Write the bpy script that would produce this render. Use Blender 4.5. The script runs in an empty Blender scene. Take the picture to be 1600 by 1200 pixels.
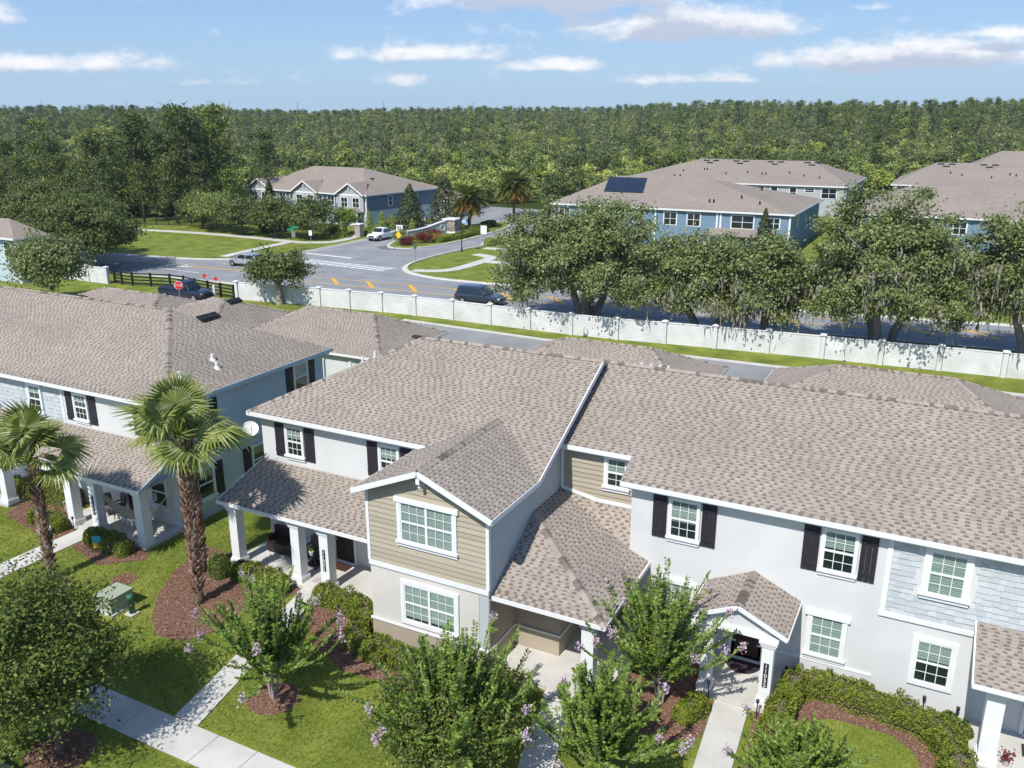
import bpy, math, random
import numpy as np
from mathutils import Matrix, Vector
R = math.radians
random.seed(7)
RNG = np.random.default_rng(11)
scene = bpy.context.scene
COL = scene.collection

# ------------------------------------------------------------------ camera
cd = bpy.data.cameras.new('camera')
cam = bpy.data.objects.new('camera', cd); COL.objects.link(cam)
cam.location = (0, 0, 18)
cam.rotation_euler = (R(90 - 17.2), 0, R(27.16))
cd.sensor_width = 36; cd.lens = 36 * 1352 / 1600; cd.clip_start = .5; cd.clip_end = 6000
scene.camera = cam

# ------------------------------------------------------------------ light
SUN_DIR = Vector((-.06, -.82, 1)).normalized()          # towards the sun
EL = math.asin(SUN_DIR.z); AZ = math.atan2(SUN_DIR.x, SUN_DIR.y)
sl = bpy.data.lights.new('sun', 'SUN'); sl.energy = 3.75; sl.angle = R(.5); sl.color = (1, .965, .9)
so = bpy.data.objects.new('sun', sl); COL.objects.link(so)
so.rotation_euler = (-SUN_DIR).to_track_quat('-Z', 'Y').to_euler()
scene.view_settings.view_transform = 'Standard'; scene.view_settings.look = 'None'
scene.view_settings.exposure = 0.5; scene.view_settings.gamma = 1.0
scene.view_settings.use_curve_mapping = False

world = bpy.data.worlds.new('World'); scene.world = world; world.use_nodes = True
def sky():
    nt = world.node_tree; nt.nodes.clear(); N = nt.nodes.new; K = nt.links.new
    def S(x): return x
    def mth(op, a, b=None, c=None, clamp=False):
        n = N('ShaderNodeMath'); n.operation = op; n.use_clamp = clamp
        for i, q in enumerate((a, b, c)):
            if q is None: continue
            if isinstance(q, (int, float)): n.inputs[i].default_value = q
            else: K(q, n.inputs[i])
        return n.outputs[0]
    out = N('ShaderNodeOutputWorld'); bg = N('ShaderNodeBackground'); bg.inputs[1].default_value = .12
    K(bg.outputs[0], out.inputs[0])
    st = N('ShaderNodeTexSky'); st.sky_type = 'NISHITA'; st.sun_disc = False
    st.sun_elevation = EL; st.sun_rotation = AZ % (2 * math.pi)
    st.air_density = 1.0; st.dust_density = .25; st.ozone_density = 2.6; st.altitude = 20
    tc = N('ShaderNodeTexCoord'); sp = N('ShaderNodeSeparateXYZ'); K(tc.outputs['Generated'], sp.inputs[0])
    u = mth('ARCTAN2', sp.outputs[0], sp.outputs[1]); v = mth('ARCSINE', sp.outputs[2])
    D = math.pi / 180
    # (azimuth, elevation, half width, half height, weight) of the clouds in the west of this sky, degrees
    CL = [(-24.4, 6.9, 8.2, 1.7, 1.6), (-16.9, 5.0, 7.2, 1.35, 1.5), (-31.6, 3.6, 5.6, .75, 1.25), (-24.8, 2.95, 3.8, .6, 1.15),
          (-34.4, 2.1, 3.0, .6, .85), (-56.4, 5.2, 2.0, .75, 1.1), (-54.0, 2.75, 7.0, .75, 1.15), (-45.5, 1.9, 4.0, .4, .7),
          (-3.6, 3.1, 9.5, 1.2, 1.4), (1.5, 4.3, 5.0, .5, 1.1), (-9.2, 7.8, 3.0, .5, .9), (-15.5, 2.1, 7.0, .45, .75), (-6.5, 5.9, 1.6, .3, .7),
          (14, 6, 7, 1.2, 1.3), (32, 3.5, 9, .9, 1.3), (55, 5, 7, 1.3, 1.3), (-75, 4, 8, 1.1, 1.3), (-100, 6, 8, 1.3, 1.3), (90, 4, 9, 1.2, 1.3), (-140, 5, 9, 1.3, 1.3), (140, 5, 9, 1.2, 1.3)]
    def density(vv):
        cb = N('ShaderNodeCombineXYZ'); K(mth('MULTIPLY', u, 1.0), cb.inputs[0]); K(mth('MULTIPLY', vv, 1.9), cb.inputs[1])
        nz = N('ShaderNodeTexNoise'); nz.inputs['Scale'].default_value = 21; nz.inputs['Detail'].default_value = 9; nz.inputs['Roughness'].default_value = .6
        K(cb.outputs[0], nz.inputs['Vector'])
        tot = None
        for (u0, v0, su, sv, w) in CL:
            a = mth('DIVIDE', mth('SUBTRACT', u, u0 * D), su * D)
            b = mth('DIVIDE', mth('SUBTRACT', vv, v0 * D), sv * D)
            # flat undersides: the lower half of each cloud is squeezed
            b = mth('MULTIPLY', b, mth('ADD', 1.0, mth('MULTIPLY', mth('LESS_THAN', b, 0.0), .8)))
            g = mth('MULTIPLY', mth('EXPONENT', mth('MULTIPLY', mth('ADD', mth('MULTIPLY', a, a), mth('MULTIPLY', b, b)), -1.0)), w)
            tot = g if tot is None else mth('MAXIMUM', tot, g)
        d = mth('ADD', tot, mth('MULTIPLY', mth('SUBTRACT', nz.outputs[0], .5), 2.5))
        mr = N('ShaderNodeMapRange'); mr.interpolation_type = 'SMOOTHSTEP'
        mr.inputs[1].default_value = .27; mr.inputs[2].default_value = 1.15
        K(d, mr.inputs[0]); return mr.outputs[0]
    d1 = density(v); d2 = density(mth('ADD', v, .013))
    cr = N('ShaderNodeMix'); cr.data_type = 'RGBA'
    cr.inputs[6].default_value = (6.46, 6.38, 6.46, 1); cr.inputs[7].default_value = (3.15, 3.57, 4.5, 1)
    K(mth('MULTIPLY', d2, .95), cr.inputs[0])
    # paler air towards the horizon, deeper blue above
    va = mth('ABSOLUTE', v); vc = N('ShaderNodeMix'); vc.data_type = 'RGBA'; vc.inputs[6].default_value = (2.59, 3.87, 5.1, 1); vc.inputs[7].default_value = (0.807, 1.91, 4.42, 1)
    K(mth('MULTIPLY', va, 5.5, clamp=True), vc.inputs[0])
    hz = N('ShaderNodeMix'); hz.data_type = 'RGBA'; K(vc.outputs[2], hz.inputs[7])
    K(st.outputs[0], hz.inputs[6]); K(mth('MULTIPLY', mth('EXPONENT', mth('MULTIPLY', va, -2.2)), .95), hz.inputs[0])
    mx = N('ShaderNodeMix'); mx.data_type = 'RGBA'
    K(mth('MULTIPLY', d1, .93), mx.inputs[0]); K(hz.outputs[2], mx.inputs[6]); K(cr.outputs[2], mx.inputs[7])
    K(mx.outputs[2], bg.inputs[0])
sky()

# ------------------------------------------------------------------ materials
def mk(name, cols, src='noise', scale=3.0, rough=.8, bump=0, bscale=40, trans=0, spec=.3, detail=5, metal=0, amt=1.0, second=None, stretch=None, gloss_coat=0, tone=False):
    """cols: list of colours (ramp).  src: noise / island / both."""
    m = bpy.data.materials.new(name); m.use_nodes = True; nt = m.node_tree; N = nt.nodes.new; K = nt.links.new
    p = nt.nodes['Principled BSDF']; out = nt.nodes['Material Output']
    p.inputs['Roughness'].default_value = rough; p.inputs['Specular IOR Level'].default_value = spec; p.inputs['Metallic'].default_value = metal
    if gloss_coat: p.inputs['Coat Weight'].default_value = gloss_coat
    if len(cols) == 1 and not second:
        p.inputs['Base Color'].default_value = (*cols[0], 1)
    else:
        ramp = N('ShaderNodeValToRGB'); el = ramp.color_ramp.elements
        while len(el) < max(2, len(cols)): el.new(.5)
        lo, hi = (.28, .72) if src == 'noise' else (0, 1)
        for i, c in enumerate(cols if len(cols) > 1 else cols * 2):
            el[i].position = lo + (hi - lo) * i / max(1, max(2, len(cols)) - 1); el[i].color = (*c, 1)
        tc = N('ShaderNodeTexCoord')
        vec = tc.outputs['Object']
        if src in ('noise', 'both', 'world'):
            geo = N('ShaderNodeNewGeometry'); vec = geo.outputs['Position']
        if stretch:
            mp = N('ShaderNodeMapping'); mp.inputs['Scale'].default_value = stretch; K(vec, mp.inputs[0]); vec = mp.outputs[0]
        if src == 'island':
            g = N('ShaderNodeNewGeometry'); oi = N('ShaderNodeObjectInfo')
            a = N('ShaderNodeMath'); a.operation = 'ADD'; K(g.outputs['Random Per Island'], a.inputs[0]); K(oi.outputs['Random'], a.inputs[1])
            f = N('ShaderNodeMath'); f.operation = 'FRACT'; K(a.outputs[0], f.inputs[0]); fac = f.outputs[0]
        else:
            nz = N('ShaderNodeTexNoise'); nz.inputs['Scale'].default_value = scale; nz.inputs['Detail'].default_value = detail
            K(vec, nz.inputs['Vector']); fac = nz.outputs[0]
            if src == 'both':
                g = N('ShaderNodeNewGeometry'); a = N('ShaderNodeMath'); a.operation = 'MULTIPLY_ADD'
                K(g.outputs['Random Per Island'], a.inputs[0]); a.inputs[1].default_value = .5; 
                b = N('ShaderNodeMath'); b.operation = 'MULTIPLY_ADD'; K(fac, b.inputs[0]); b.inputs[1].default_value = 1.0; b.inputs[2].default_value = -.25
                K(b.outputs[0], a.inputs[2]); fac = a.outputs[0]
        K(fac, ramp.inputs[0]); colr = ramp.outputs[0]
        if second:                                  # (scale, darkest multiplier, brightest multiplier)
            n2 = N('ShaderNodeTexNoise'); n2.inputs['Scale'].default_value = second[0]; n2.inputs['Detail'].default_value = 4
            g2 = N('ShaderNodeNewGeometry'); K(g2.outputs['Position'], n2.inputs['Vector'])
            mr = N('ShaderNodeMapRange'); mr.inputs[1].default_value = .27; mr.inputs[2].default_value = .7
            mr.inputs[3].default_value = second[1]; mr.inputs[4].default_value = second[2]; K(n2.outputs[0], mr.inputs[0])
            mm = N('ShaderNodeMix'); mm.data_type = 'RGBA'; mm.blend_type = 'MULTIPLY'; mm.inputs[0].default_value = 1
            K(colr, mm.inputs[6]); K(mr.outputs[0], mm.inputs[7]); colr = mm.outputs[2]
        if tone:
            oi2 = N('ShaderNodeObjectInfo'); rp = N('ShaderNodeValToRGB'); e2 = rp.color_ramp.elements; e2[0].color = (.42, .48, .44, 1); e2[1].color = (1.12, 1.22, .8, 1); e3 = e2.new(.35); e3.color = (.9, .95, 1.0, 1); e4 = e2.new(.7); e4.color = (1.3, 1.18, .95, 1)
            fr = N('ShaderNodeMath'); fr.operation = 'FRACT'; fm = N('ShaderNodeMath'); fm.operation = 'MULTIPLY'; fm.inputs[1].default_value = 7.31; K(oi2.outputs['Random'], fm.inputs[0]); K(fm.outputs[0], fr.inputs[0]); K(fr.outputs[0], rp.inputs[0])
            m3 = N('ShaderNodeMix'); m3.data_type = 'RGBA'; m3.blend_type = 'MULTIPLY'; m3.inputs[0].default_value = 1; K(colr, m3.inputs[6]); K(rp.outputs[0], m3.inputs[7]); colr = m3.outputs[2]
        K(colr, p.inputs['Base Color'])
        if trans:
            tr = N('ShaderNodeBsdfTranslucent'); K(colr, tr.inputs[0]); ms = N('ShaderNodeMixShader'); ms.inputs[0].default_value = trans
            K(p.outputs[0], ms.inputs[1]); K(tr.outputs[0], ms.inputs[2]); K(ms.outputs[0], out.inputs[0])
    if bump:
        nb = N('ShaderNodeTexNoise'); nb.inputs['Scale'].default_value = bscale; nb.inputs['Detail'].default_value = 4
        g3 = N('ShaderNodeNewGeometry'); K(g3.outputs['Position'], nb.inputs['Vector'])
        bp = N('ShaderNodeBump'); bp.inputs['Strength'].default_value = bump; bp.inputs['Distance'].default_value = .02
        K(nb.outputs[0], bp.inputs['Height']); K(bp.outputs[0], p.inputs['Normal'])
    return m

M = {}
M['shingle'] = mk('shingle_light', [(.29, .246, .207), (.315, .27, .229), (.336, .289, .247), (.358, .311, .267)], 'island', rough=.95, spec=.1, second=(.35, .9, 1.08))
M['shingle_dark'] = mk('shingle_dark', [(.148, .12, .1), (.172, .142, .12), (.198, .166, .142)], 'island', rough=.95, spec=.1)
M['deck'] = mk('shingle_under', [(.262, .222, .187), (.292, .25, .212)], scale=5, rough=.95, spec=.1)
M['far_shingle'] = mk('far_shingle', [(.23, .192, .162), (.27, .228, .194), (.305, .26, .223)], scale=2.2, detail=9, rough=.95, spec=.1, second=(.15, .92, 1.06), stretch=(1, 1, 3))
M['stucco_white'] = mk('stucco_white', [(.6, .605, .6), (.645, .65, .642)], scale=.8, bump=.25, bscale=45, rough=.9, spec=.15, second=(.55, .93, 1.03))
M['stucco_blue'] = mk('stucco_pale_blue', [(.44, .53, .57), (.49, .58, .62)], scale=.7, bump=.25, bscale=45, rough=.9, spec=.15, second=(.55, .93, 1.03))
M['stucco_beige'] = mk('stucco_beige', [(.56, .535, .5), (.62, .59, .555)], scale=.8, bump=.25, bscale=45, rough=.9, spec=.15, second=(.55, .93, 1.03))
M['stucco_tan'] = mk('stucco_tan', [(.36, .305, .235), (.42, .36, .285)], scale=.8, bump=.25, bscale=45, rough=.9, spec=.15)
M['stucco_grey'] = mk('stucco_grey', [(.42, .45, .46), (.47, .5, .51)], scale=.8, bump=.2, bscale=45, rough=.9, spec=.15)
M['siding_tan'] = mk('siding_tan', [(.35, .305, .235), (.41, .36, .28), (.38, .333, .258)], 'island', rough=.75, spec=.2)
M['shake_blue'] = mk('shake_blue', [(.42, .45, .465), (.465, .495, .51), (.51, .54, .552)], 'island', rough=.85, spec=.15)
M['trim'] = mk('white_trim', [(.7, .71, .71), (.76, .76, .76)], scale=2, rough=.55)
M['shutter'] = mk('shutter_paint', [(.022, .02, .028), (.034, .031, .042)], scale=6, rough=.5)
M['door'] = mk('door_brown', [(.028, .017, .016), (.045, .028, .024)], scale=4, rough=.45, stretch=(8, 8, 1))
M['black'] = mk('black_metal', [(.012, .012, .013), (.025, .025, .026)], scale=8, rough=.45)
M['metal'] = mk('grey_metal', [(.35, .36, .37), (.5, .5, .5)], scale=8, rough=.35, metal=.6)
M['concrete'] = mk('concrete', [(.47, .45, .415), (.53, .51, .475), (.58, .56, .525)], scale=1.2, bump=.2, bscale=60, rough=.9, spec=.15, second=(.25, .93, 1.04))
M['curb'] = mk('curb_concrete', [(.5, .48, .44), (.62, .6, .56)], scale=1.5, rough=.9, spec=.15)
M['asphalt'] = mk('asphalt', [(.225, .23, .238), (.262, .266, .272), (.292, .295, .3)], scale=.35, detail=8, bump=.2, bscale=80, rough=.9, spec=.15, second=(.22, .86, 1.07))
M['asphalt_track'] = mk('asphalt_track', [(.205, .208, .213), (.235, .238, .243), (.27, .273, .278)], scale=.3, detail=8, rough=.85, spec=.15, second=(.22, .88, 1.06))
M['asphalt_patch'] = mk('asphalt_patch', [(.13, .132, .136), (.17, .172, .175)], scale=1.5, rough=.9, spec=.15)
M['paint_white'] = mk('road_paint_white', [(.62, .62, .61), (.74, .74, .73)], scale=5, rough=.7)
M['paint_yellow'] = mk('road_paint_yellow', [(.62, .34, .035), (.72, .42, .06)], scale=5, rough=.7)
M['grass'] = mk('lawn', [(.095, .132, .02), (.165, .2, .034), (.25, .265, .055)], scale=.55, detail=9, bump=.6, bscale=28, rough=.95, spec=.1, second=(9, .72, 1.2))
M['blade'] = mk('grass_blade', [(.11, .15, .022), (.2, .235, .04), (.3, .305, .07)], 'island', rough=.8, spec=.15, trans=.25)
M['floor'] = mk('forest_floor', [(.03, .045, .012), (.06, .08, .02)], scale=.08, rough=1, spec=.05)
M['mulch'] = mk('mulch', [(.12, .065, .045), (.2, .11, .075), (.26, .155, .11)], scale=14, bump=.8, bscale=30, rough=.95, spec=.1)
M['chip'] = mk('mulch_chip', [(.11, .055, .036), (.2, .105, .07), (.3, .18, .13), (.4, .28, .22)], 'island', rough=.9, spec=.15)
M['bark'] = mk('bark', [(.11, .085, .065), (.2, .165, .135)], scale=9, bump=.6, bscale=20, rough=.95, stretch=(1, 1, .25), spec=.1)
M['bark_pale'] = mk('bark_pale', [(.26, .225, .19), (.4, .36, .32)], scale=7, rough=.9, stretch=(1, 1, .3), spec=.1)
M['bark_palm'] = mk('bark_palm', [(.1, .07, .05), (.2, .15, .11)], scale=9, rough=.95, spec=.1)
M['boot'] = mk('palm_boot', [(.12, .062, .04), (.24, .13, .085), (.37, .23, .16), (.52, .42, .35)], 'island', rough=.9, spec=.1)
M['snag'] = mk('dead_wood', [(.2, .185, .16), (.33, .305, .27)], scale=2, rough=.95, spec=.1)
def leafmat(n, cols, tr=.3, spec=.25, rough=.55):
    k = 1.0 if n.startswith(('leaf_orange', 'flower', 'leaf_yellow', 'leaf_red')) else 1.55
    cols = [tuple(c * k for c in q) for q in cols]; M[n] = mk(n, cols, 'island', rough=rough, trans=tr, spec=spec, tone=n in ('leaf_scrub', 'leaf_wood', 'leaf_pine', 'leaf_cypress'))
leafmat('leaf_dark', [(.022, .036, .007), (.05, .075, .014), (.1, .13, .026), (.165, .185, .045)])
leafmat('leaf_oak', [(.03, .045, .011), (.062, .084, .022), (.1, .125, .034), (.15, .17, .06)])
leafmat('leaf_liveoak', [(.052, .074, .02), (.105, .132, .04), (.16, .185, .064), (.24, .252, .125)])
leafmat('leaf_crape', [(.045, .088, .01), (.09, .15, .02), (.14, .2, .033), (.2, .245, .058)])
leafmat('leaf_hedge', [(.035, .062, .006), (.085, .12, .012), (.14, .172, .02), (.21, .205, .03)])
leafmat('leaf_scrub', [(.13, .165, .035), (.2, .24, .06), (.27, .3, .09), (.34, .35, .16)])
leafmat('leaf_wood', [(.07, .1, .022), (.12, .16, .036), (.175, .21, .058), (.23, .25, .1)])
leafmat('leaf_cypress', [(.08, .1, .035), (.13, .155, .055), (.19, .21, .085), (.25, .26, .14)])
leafmat('leaf_pine', [(.042, .066, .018), (.08, .112, .03), (.125, .155, .048), (.175, .195, .08)])
leafmat('leaf_magnolia', [(.018, .032, .01), (.035, .055, .016), (.06, .08, .026), (.1, .075, .04)])
leafmat('leaf_palm', [(.07, .1, .018), (.125, .16, .034), (.19, .22, .06), (.27, .28, .11)], spec=.35, rough=.4)
leafmat('leaf_phoenix', [(.09, .115, .022), (.14, .165, .035), (.21, .22, .07)])
leafmat('leaf_orange', [(.3, .17, .03), (.42, .24, .05), (.36, .26, .08)])
leafmat('leaf_red', [(.13, .016, .02), (.24, .03, .035), (.1, .05, .02)])
leafmat('leaf_yellow', [(.3, .28, .02), (.42, .36, .03), (.2, .22, .03)])
leafmat('flower_pink', [(.56, .4, .5), (.7, .54, .64), (.5, .35, .45)])
leafmat('moss', [(.12, .115, .085), (.19, .18, .14), (.26, .25, .2)], tr=.2, spec=.05)
leafmat('leaf_dry', [(.16, .11, .05), (.26, .19, .1), (.2, .16, .06)])
def glass_mat():
    m = bpy.data.materials.new('window_glass'); m.use_nodes = True; nt = m.node_tree; nt.nodes.clear(); N = nt.nodes.new; K = nt.links.new
    o = N('ShaderNodeOutputMaterial'); t = N('ShaderNodeBsdfTransparent'); t.inputs[0].default_value = (.62, .70, .675, 1)
    g = N('ShaderNodeBsdfGlossy'); g.inputs['Roughness'].default_value = .03; g.inputs[0].default_value = (.9, .97, .97, 1)
    f0 = N('ShaderNodeLayerWeight'); f = N('ShaderNodeMath'); f.operation = 'POWER'; K(f0.outputs['Facing'], f.inputs[0]); f.inputs[1].default_value = 4; a = N('ShaderNodeMath'); a.operation = 'MULTIPLY_ADD'; a.inputs[1].default_value = .6; a.inputs[2].default_value = .07
    K(f.outputs[0], a.inputs[0]); x = N('ShaderNodeMixShader'); K(a.outputs[0], x.inputs[0]); K(t.outputs[0], x.inputs[1]); K(g.outputs[0], x.inputs[2]); K(x.outputs[0], o.inputs[0])
    return m
M['glass'] = glass_mat()
M['dark_glass'] = mk('dark_glass', [(.012, .02, .025)], rough=.05, spec=.8)
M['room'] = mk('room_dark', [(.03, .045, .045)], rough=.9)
M['blind'] = mk('blind', [(.5, .55, .52), (.62, .66, .63)], 'island', rough=.7)
M['blue_wall'] = mk('blue_siding', [(.125, .175, .245), (.15, .205, .275)], scale=1, rough=.8, stretch=(.2, .2, 8))
M['blue_wall2'] = mk('bright_blue_siding', [(.15, .235, .33), (.18, .27, .37)], scale=1, rough=.8, stretch=(.2, .2, 8))
M['grey_siding'] = mk('grey_siding', [(.36, .37, .38), (.42, .43, .44)], scale=1, rough=.8, stretch=(.2, .2, 8))
M['solar'] = mk('solar_cell', [(.006, .008, .018), (.01, .012, .026)], scale=2, rough=.15, spec=.5)
M['wallpaint'] = None
def wall_mat():
    m = mk('white_block_wall', [(.62, .62, .6), (.72, .72, .71), (.8, .8, .79)], scale=.9, rough=.9, spec=.15, second=(.4, .88, 1.04)); nt = m.node_tree; N = nt.nodes.new; K = nt.links.new
    g = N('ShaderNodeNewGeometry'); s = N('ShaderNodeSeparateXYZ'); c = N('ShaderNodeCombineXYZ'); K(g.outputs['Position'], s.inputs[0]); K(s.outputs[0], c.inputs[0]); K(s.outputs[2], c.inputs[1])
    b = N('ShaderNodeTexBrick'); b.inputs['Scale'].default_value = 1; b.inputs['Brick Width'].default_value = .42; b.inputs['Row Height'].default_value = .14; b.inputs['Mortar Size'].default_value = .018
    b.inputs['Color1'].default_value = (1, 1, 1, 1); b.inputs['Color2'].default_value = (.7, .7, .7, 1); b.inputs['Mortar'].default_value = (0, 0, 0, 1); K(c.outputs[0], b.inputs['Vector'])
    bp = N('ShaderNodeBump'); bp.inputs['Strength'].default_value = .9; bp.inputs['Distance'].default_value = .04
    K(b.outputs[0], bp.inputs['Height']); K(bp.outputs[0], nt.nodes['Principled BSDF'].inputs['Normal']); return m
M['wallpaint'] = wall_mat()
def flat(n, c, rough=.5, **k): M[n] = mk(n, [c], rough=rough, **k)
flat('car_white', (.75, .76, .77), .25, spec=.5, gloss_coat=.5); flat('car_silver', (.5, .52, .54), .28, metal=.5, gloss_coat=.5); flat('car_navy', (.012, .018, .04), .2, spec=.6, gloss_coat=.6); flat('car_dark', (.025, .035, .06), .2, spec=.6, gloss_coat=.6)
flat('tyre', (.015, .015, .015), .9); flat('rim', (.45, .46, .47), .3, metal=.7); flat('lamp_glass', (.7, .72, .72), .1); flat('tail_red', (.35, .01, .01), .3)
flat('red', (.75, .03, .03)); flat('sign_white', (.8, .8, .8)); flat('sign_green', (.02, .22, .13)); flat('sign_yellow', (.8, .5, .02)); flat('teal', (.05, .42, .46)); flat('mustard', (.7, .45, .04)); flat('sign_blue', (.35, .5, .75))
flat('pvc', (.72, .72, .7)); flat('util_green', (.33, .37, .27), .6); flat('pipe_green', (.03, .13, .07), .4); flat('cloth', (.68, .62, .52), .9); flat('cushion', (.16, .12, .11), .9)
M['rug_pink'] = mk('rug_pink', [(.3, .2, .27), (.5, .42, .45), (.22, .17, .22)], scale=30, rough=.95); M['rug_red'] = mk('rug_red', [(.03, .012, .012), (.075, .03, .02), (.02, .015, .015)], scale=22, rough=.95)
M['mat_and_shade_dark'] = mk('mat_and_shade_dark', [(.03, .02, .028), (.05, .035, .045)], scale=30, rough=.95); M['terracotta'] = mk('pot_grey', [(.35, .34, .32), (.45, .43, .4)], scale=8)  # the dark mat colour also paints the floor shadow at the entry
M['stone'] = mk('stone', [(.2, .16, .15), (.36, .3, .27), (.46, .41, .38)], 'island', rough=.9); M['sign_wall'] = mk('sign_wall', [(.36, .38, .4), (.42, .44, .46)], scale=2)

# ------------------------------------------------------------------ builders
def props(o, label=None, cat=None, group=None, kind=None):
    if label: o['label'] = label
    if cat: o['category'] = cat
    if group: o['group'] = group
    if kind: o['kind'] = kind
    return o
def thing(name, label, cat, loc=(0, 0, 0), rot=0, group=None):
    o = bpy.data.objects.new(name, None); COL.objects.link(o); o.location = loc; o.rotation_euler = (0, 0, rot); o.empty_display_size = .3
    return props(o, label, cat, group)
def link(name, me, parent=None, **k):
    o = bpy.data.objects.new(name, me); COL.objects.link(o)
    if parent: o.parent = parent
    return props(o, **k)
def np_mesh(name, V, Q, mats, midx=None, smooth=False):
    """V (n,3), Q (m,k) faces all of k corners."""
    me = bpy.data.meshes.new(name); n, k = len(Q), Q.shape[1]
    me.vertices.add(len(V)); me.vertices.foreach_set('co', np.asarray(V, np.float32).ravel())
    me.loops.add(n * k); me.loops.foreach_set('vertex_index', np.asarray(Q, np.int32).ravel())
    me.polygons.add(n); me.polygons.foreach_set('loop_start', np.arange(0, n * k, k, dtype=np.int32)); me.polygons.foreach_set('loop_total', np.full(n, k, np.int32))
    if midx is not None: me.polygons.foreach_set('material_index', np.asarray(midx, np.int32))
    for m in mats: me.materials.append(m)
    me.polygons.foreach_set('use_smooth', np.full(n, smooth))
    me.update(calc_edges=True); return me
class MB:
    def __init__(s): s.v = []; s.f = []; s.m = []
    def poly(s, pts, mi=0):
        b = len(s.v); s.v += [tuple(p) for p in pts]; s.f.append(tuple(range(b, b + len(pts)))); s.m.append(mi)
    def faces(s, pts, fs, mi=0):
        b = len(s.v); s.v += [tuple(p) for p in pts]
        for f in fs: s.f.append(tuple(b + i for i in f)); s.m.append(mi)
    def box(s, x0, x1, y0, y1, z0, z1, mi=0):
        s.faces([(x0, y0, z0), (x1, y0, z0), (x1, y1, z0), (x0, y1, z0), (x0, y0, z1), (x1, y0, z1), (x1, y1, z1), (x0, y1, z1)],
                [(0, 3, 2, 1), (4, 5, 6, 7), (0, 1, 5, 4), (1, 2, 6, 5), (2, 3, 7, 6), (3, 0, 4, 7)], mi)
    def prism(s, pts, d, mi=0):
        """closed prism: polygon pts swept by vector d"""
        n = len(pts); q = [tuple(Vector(p) + Vector(d)) for p in pts]
        s.faces(list(pts) + q, [tuple(range(n))[::-1], tuple(range(n, 2 * n))] + [(i, (i + 1) % n, n + (i + 1) % n, n + i) for i in range(n)], mi)
    def beam(s, p, q, w, h, mi=0, up=(0, 0, 1)):
        """bar from p to q, w wide, h high, centred on the line"""
        p, q = Vector(p), Vector(q); a = (q - p).normalized(); r = a.cross(Vector(up)).normalized(); u = r.cross(a)
        r *= w / 2; u *= h / 2
        s.faces([p - r - u, p + r - u, p + r + u, p - r + u, q - r - u, q + r - u, q + r + u, q - r + u],
                [(0, 1, 2, 3), (7, 6, 5, 4), (0, 4, 5, 1), (1, 5, 6, 2), (2, 6, 7, 3), (3, 7, 4, 0)], mi)
    def tube(s, pts, r, n=6, mi=0, cap=True):
        pts = [Vector(p) for p in pts]; rs = r if isinstance(r, (list, tuple)) else [r] * len(pts); b = len(s.v); ref = Vector((.3, .9, .2)).normalized()
        for i, p in enumerate(pts):
            t = (pts[min(i + 1, len(pts) - 1)] - pts[max(i - 1, 0)]).normalized(); a = t.cross(ref)
            if a.length < .1: a = t.cross(Vector((1, 0, 0)))
            a.normalize(); c = t.cross(a)
            for k in range(n):
                g = 2 * math.pi * k / n; s.v.append(tuple(p + (a * math.cos(g) + c * math.sin(g)) * rs[i]))
        for i in range(len(pts) - 1):
            for k in range(n):
                s.f.append((b + i * n + k, b + i * n + (k + 1) % n, b + (i + 1) * n + (k + 1) % n, b + (i + 1) * n + k)); s.m.append(mi)
        if cap:
            s.f.append(tuple(b + k for k in range(n))[::-1]); s.m.append(mi)
            s.f.append(tuple(b + (len(pts) - 1) * n + k for k in range(n))); s.m.append(mi)
    def mesh(s, name, mats, org=(0, 0, 0), smooth=False):
        me = bpy.data.meshes.new(name)
        me.from_pydata([(x - org[0], y - org[1], z - org[2]) for x, y, z in s.v], [], s.f)
        for m in (mats if isinstance(mats, (list, tuple)) else [mats]): me.materials.append(m)
        me.polygons.foreach_set('material_index', s.m); me.polygons.foreach_set('use_smooth', [smooth] * len(s.f)); me.update(); return me
    def build(s, name, mats, parent=None, org=(0, 0, 0), smooth=False, **k):
        return link(name, s.mesh(name, mats, org, smooth), parent, **k)
def copy_tree(o, parent=None, label=None, loc=None, rot=None, scale=None):
    c = o.copy(); COL.objects.link(c)
    if parent: c.parent = parent
    if label: c['label'] = label
    if loc is not None: c.location = loc
    if rot is not None: c.rotation_euler = (0, 0, rot)
    if scale is not None: c.scale = (scale,) * 3 if not hasattr(scale, '__len__') else scale
    for ch in o.children: copy_tree(ch, c)
    return c
def inside(x, y, P):
    c = False; n = len(P)
    for i in range(n):
        (x1, y1), (x2, y2) = P[i], P[(i + 1) % n]
        if (y1 > y) != (y2 > y) and x < (x2 - x1) * (y - y1) / (y2 - y1) + x1: c = not c
    return c

# ---- leaves
def leaf_quads(C, L, W, bias=None, rng=RNG, up=.5, fold=0):
    """one rhombic leaf per centre; L, W half length / half width (arrays or scalars)"""
    n = len(C); d = rng.normal(size=(n, 3)); d /= np.linalg.norm(d, axis=1)[:, None]
    nm = rng.normal(size=(n, 3)) * .6; nm[:, 2] += up
    if bias is not None: nm += bias
    nm /= np.linalg.norm(nm, axis=1)[:, None] + 1e-9
    u = d - nm * np.sum(d * nm, axis=1)[:, None]; u /= np.linalg.norm(u, axis=1)[:, None] + 1e-9
    w = np.cross(nm, u); s = rng.uniform(.7, 1.25, (n, 1)); L = L * s; W = W * s
    V = np.stack([C - u * L, C + w * W, C + u * L, C - w * W], 1).reshape(-1, 3)
    return V, np.arange(4 * n).reshape(n, 4)
def clump_points(centres, per, rad, rng=RNG, flat_=.7):
    n = len(centres); P = rng.normal(size=(n, per, 3)) * .5; P[:, :, 2] *= flat_
    rad = np.asarray(rad); rad = rad.reshape(-1, 1, 1) if rad.ndim else rad
    return (centres[:, None, :] + P * rad).reshape(-1, 3)
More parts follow.
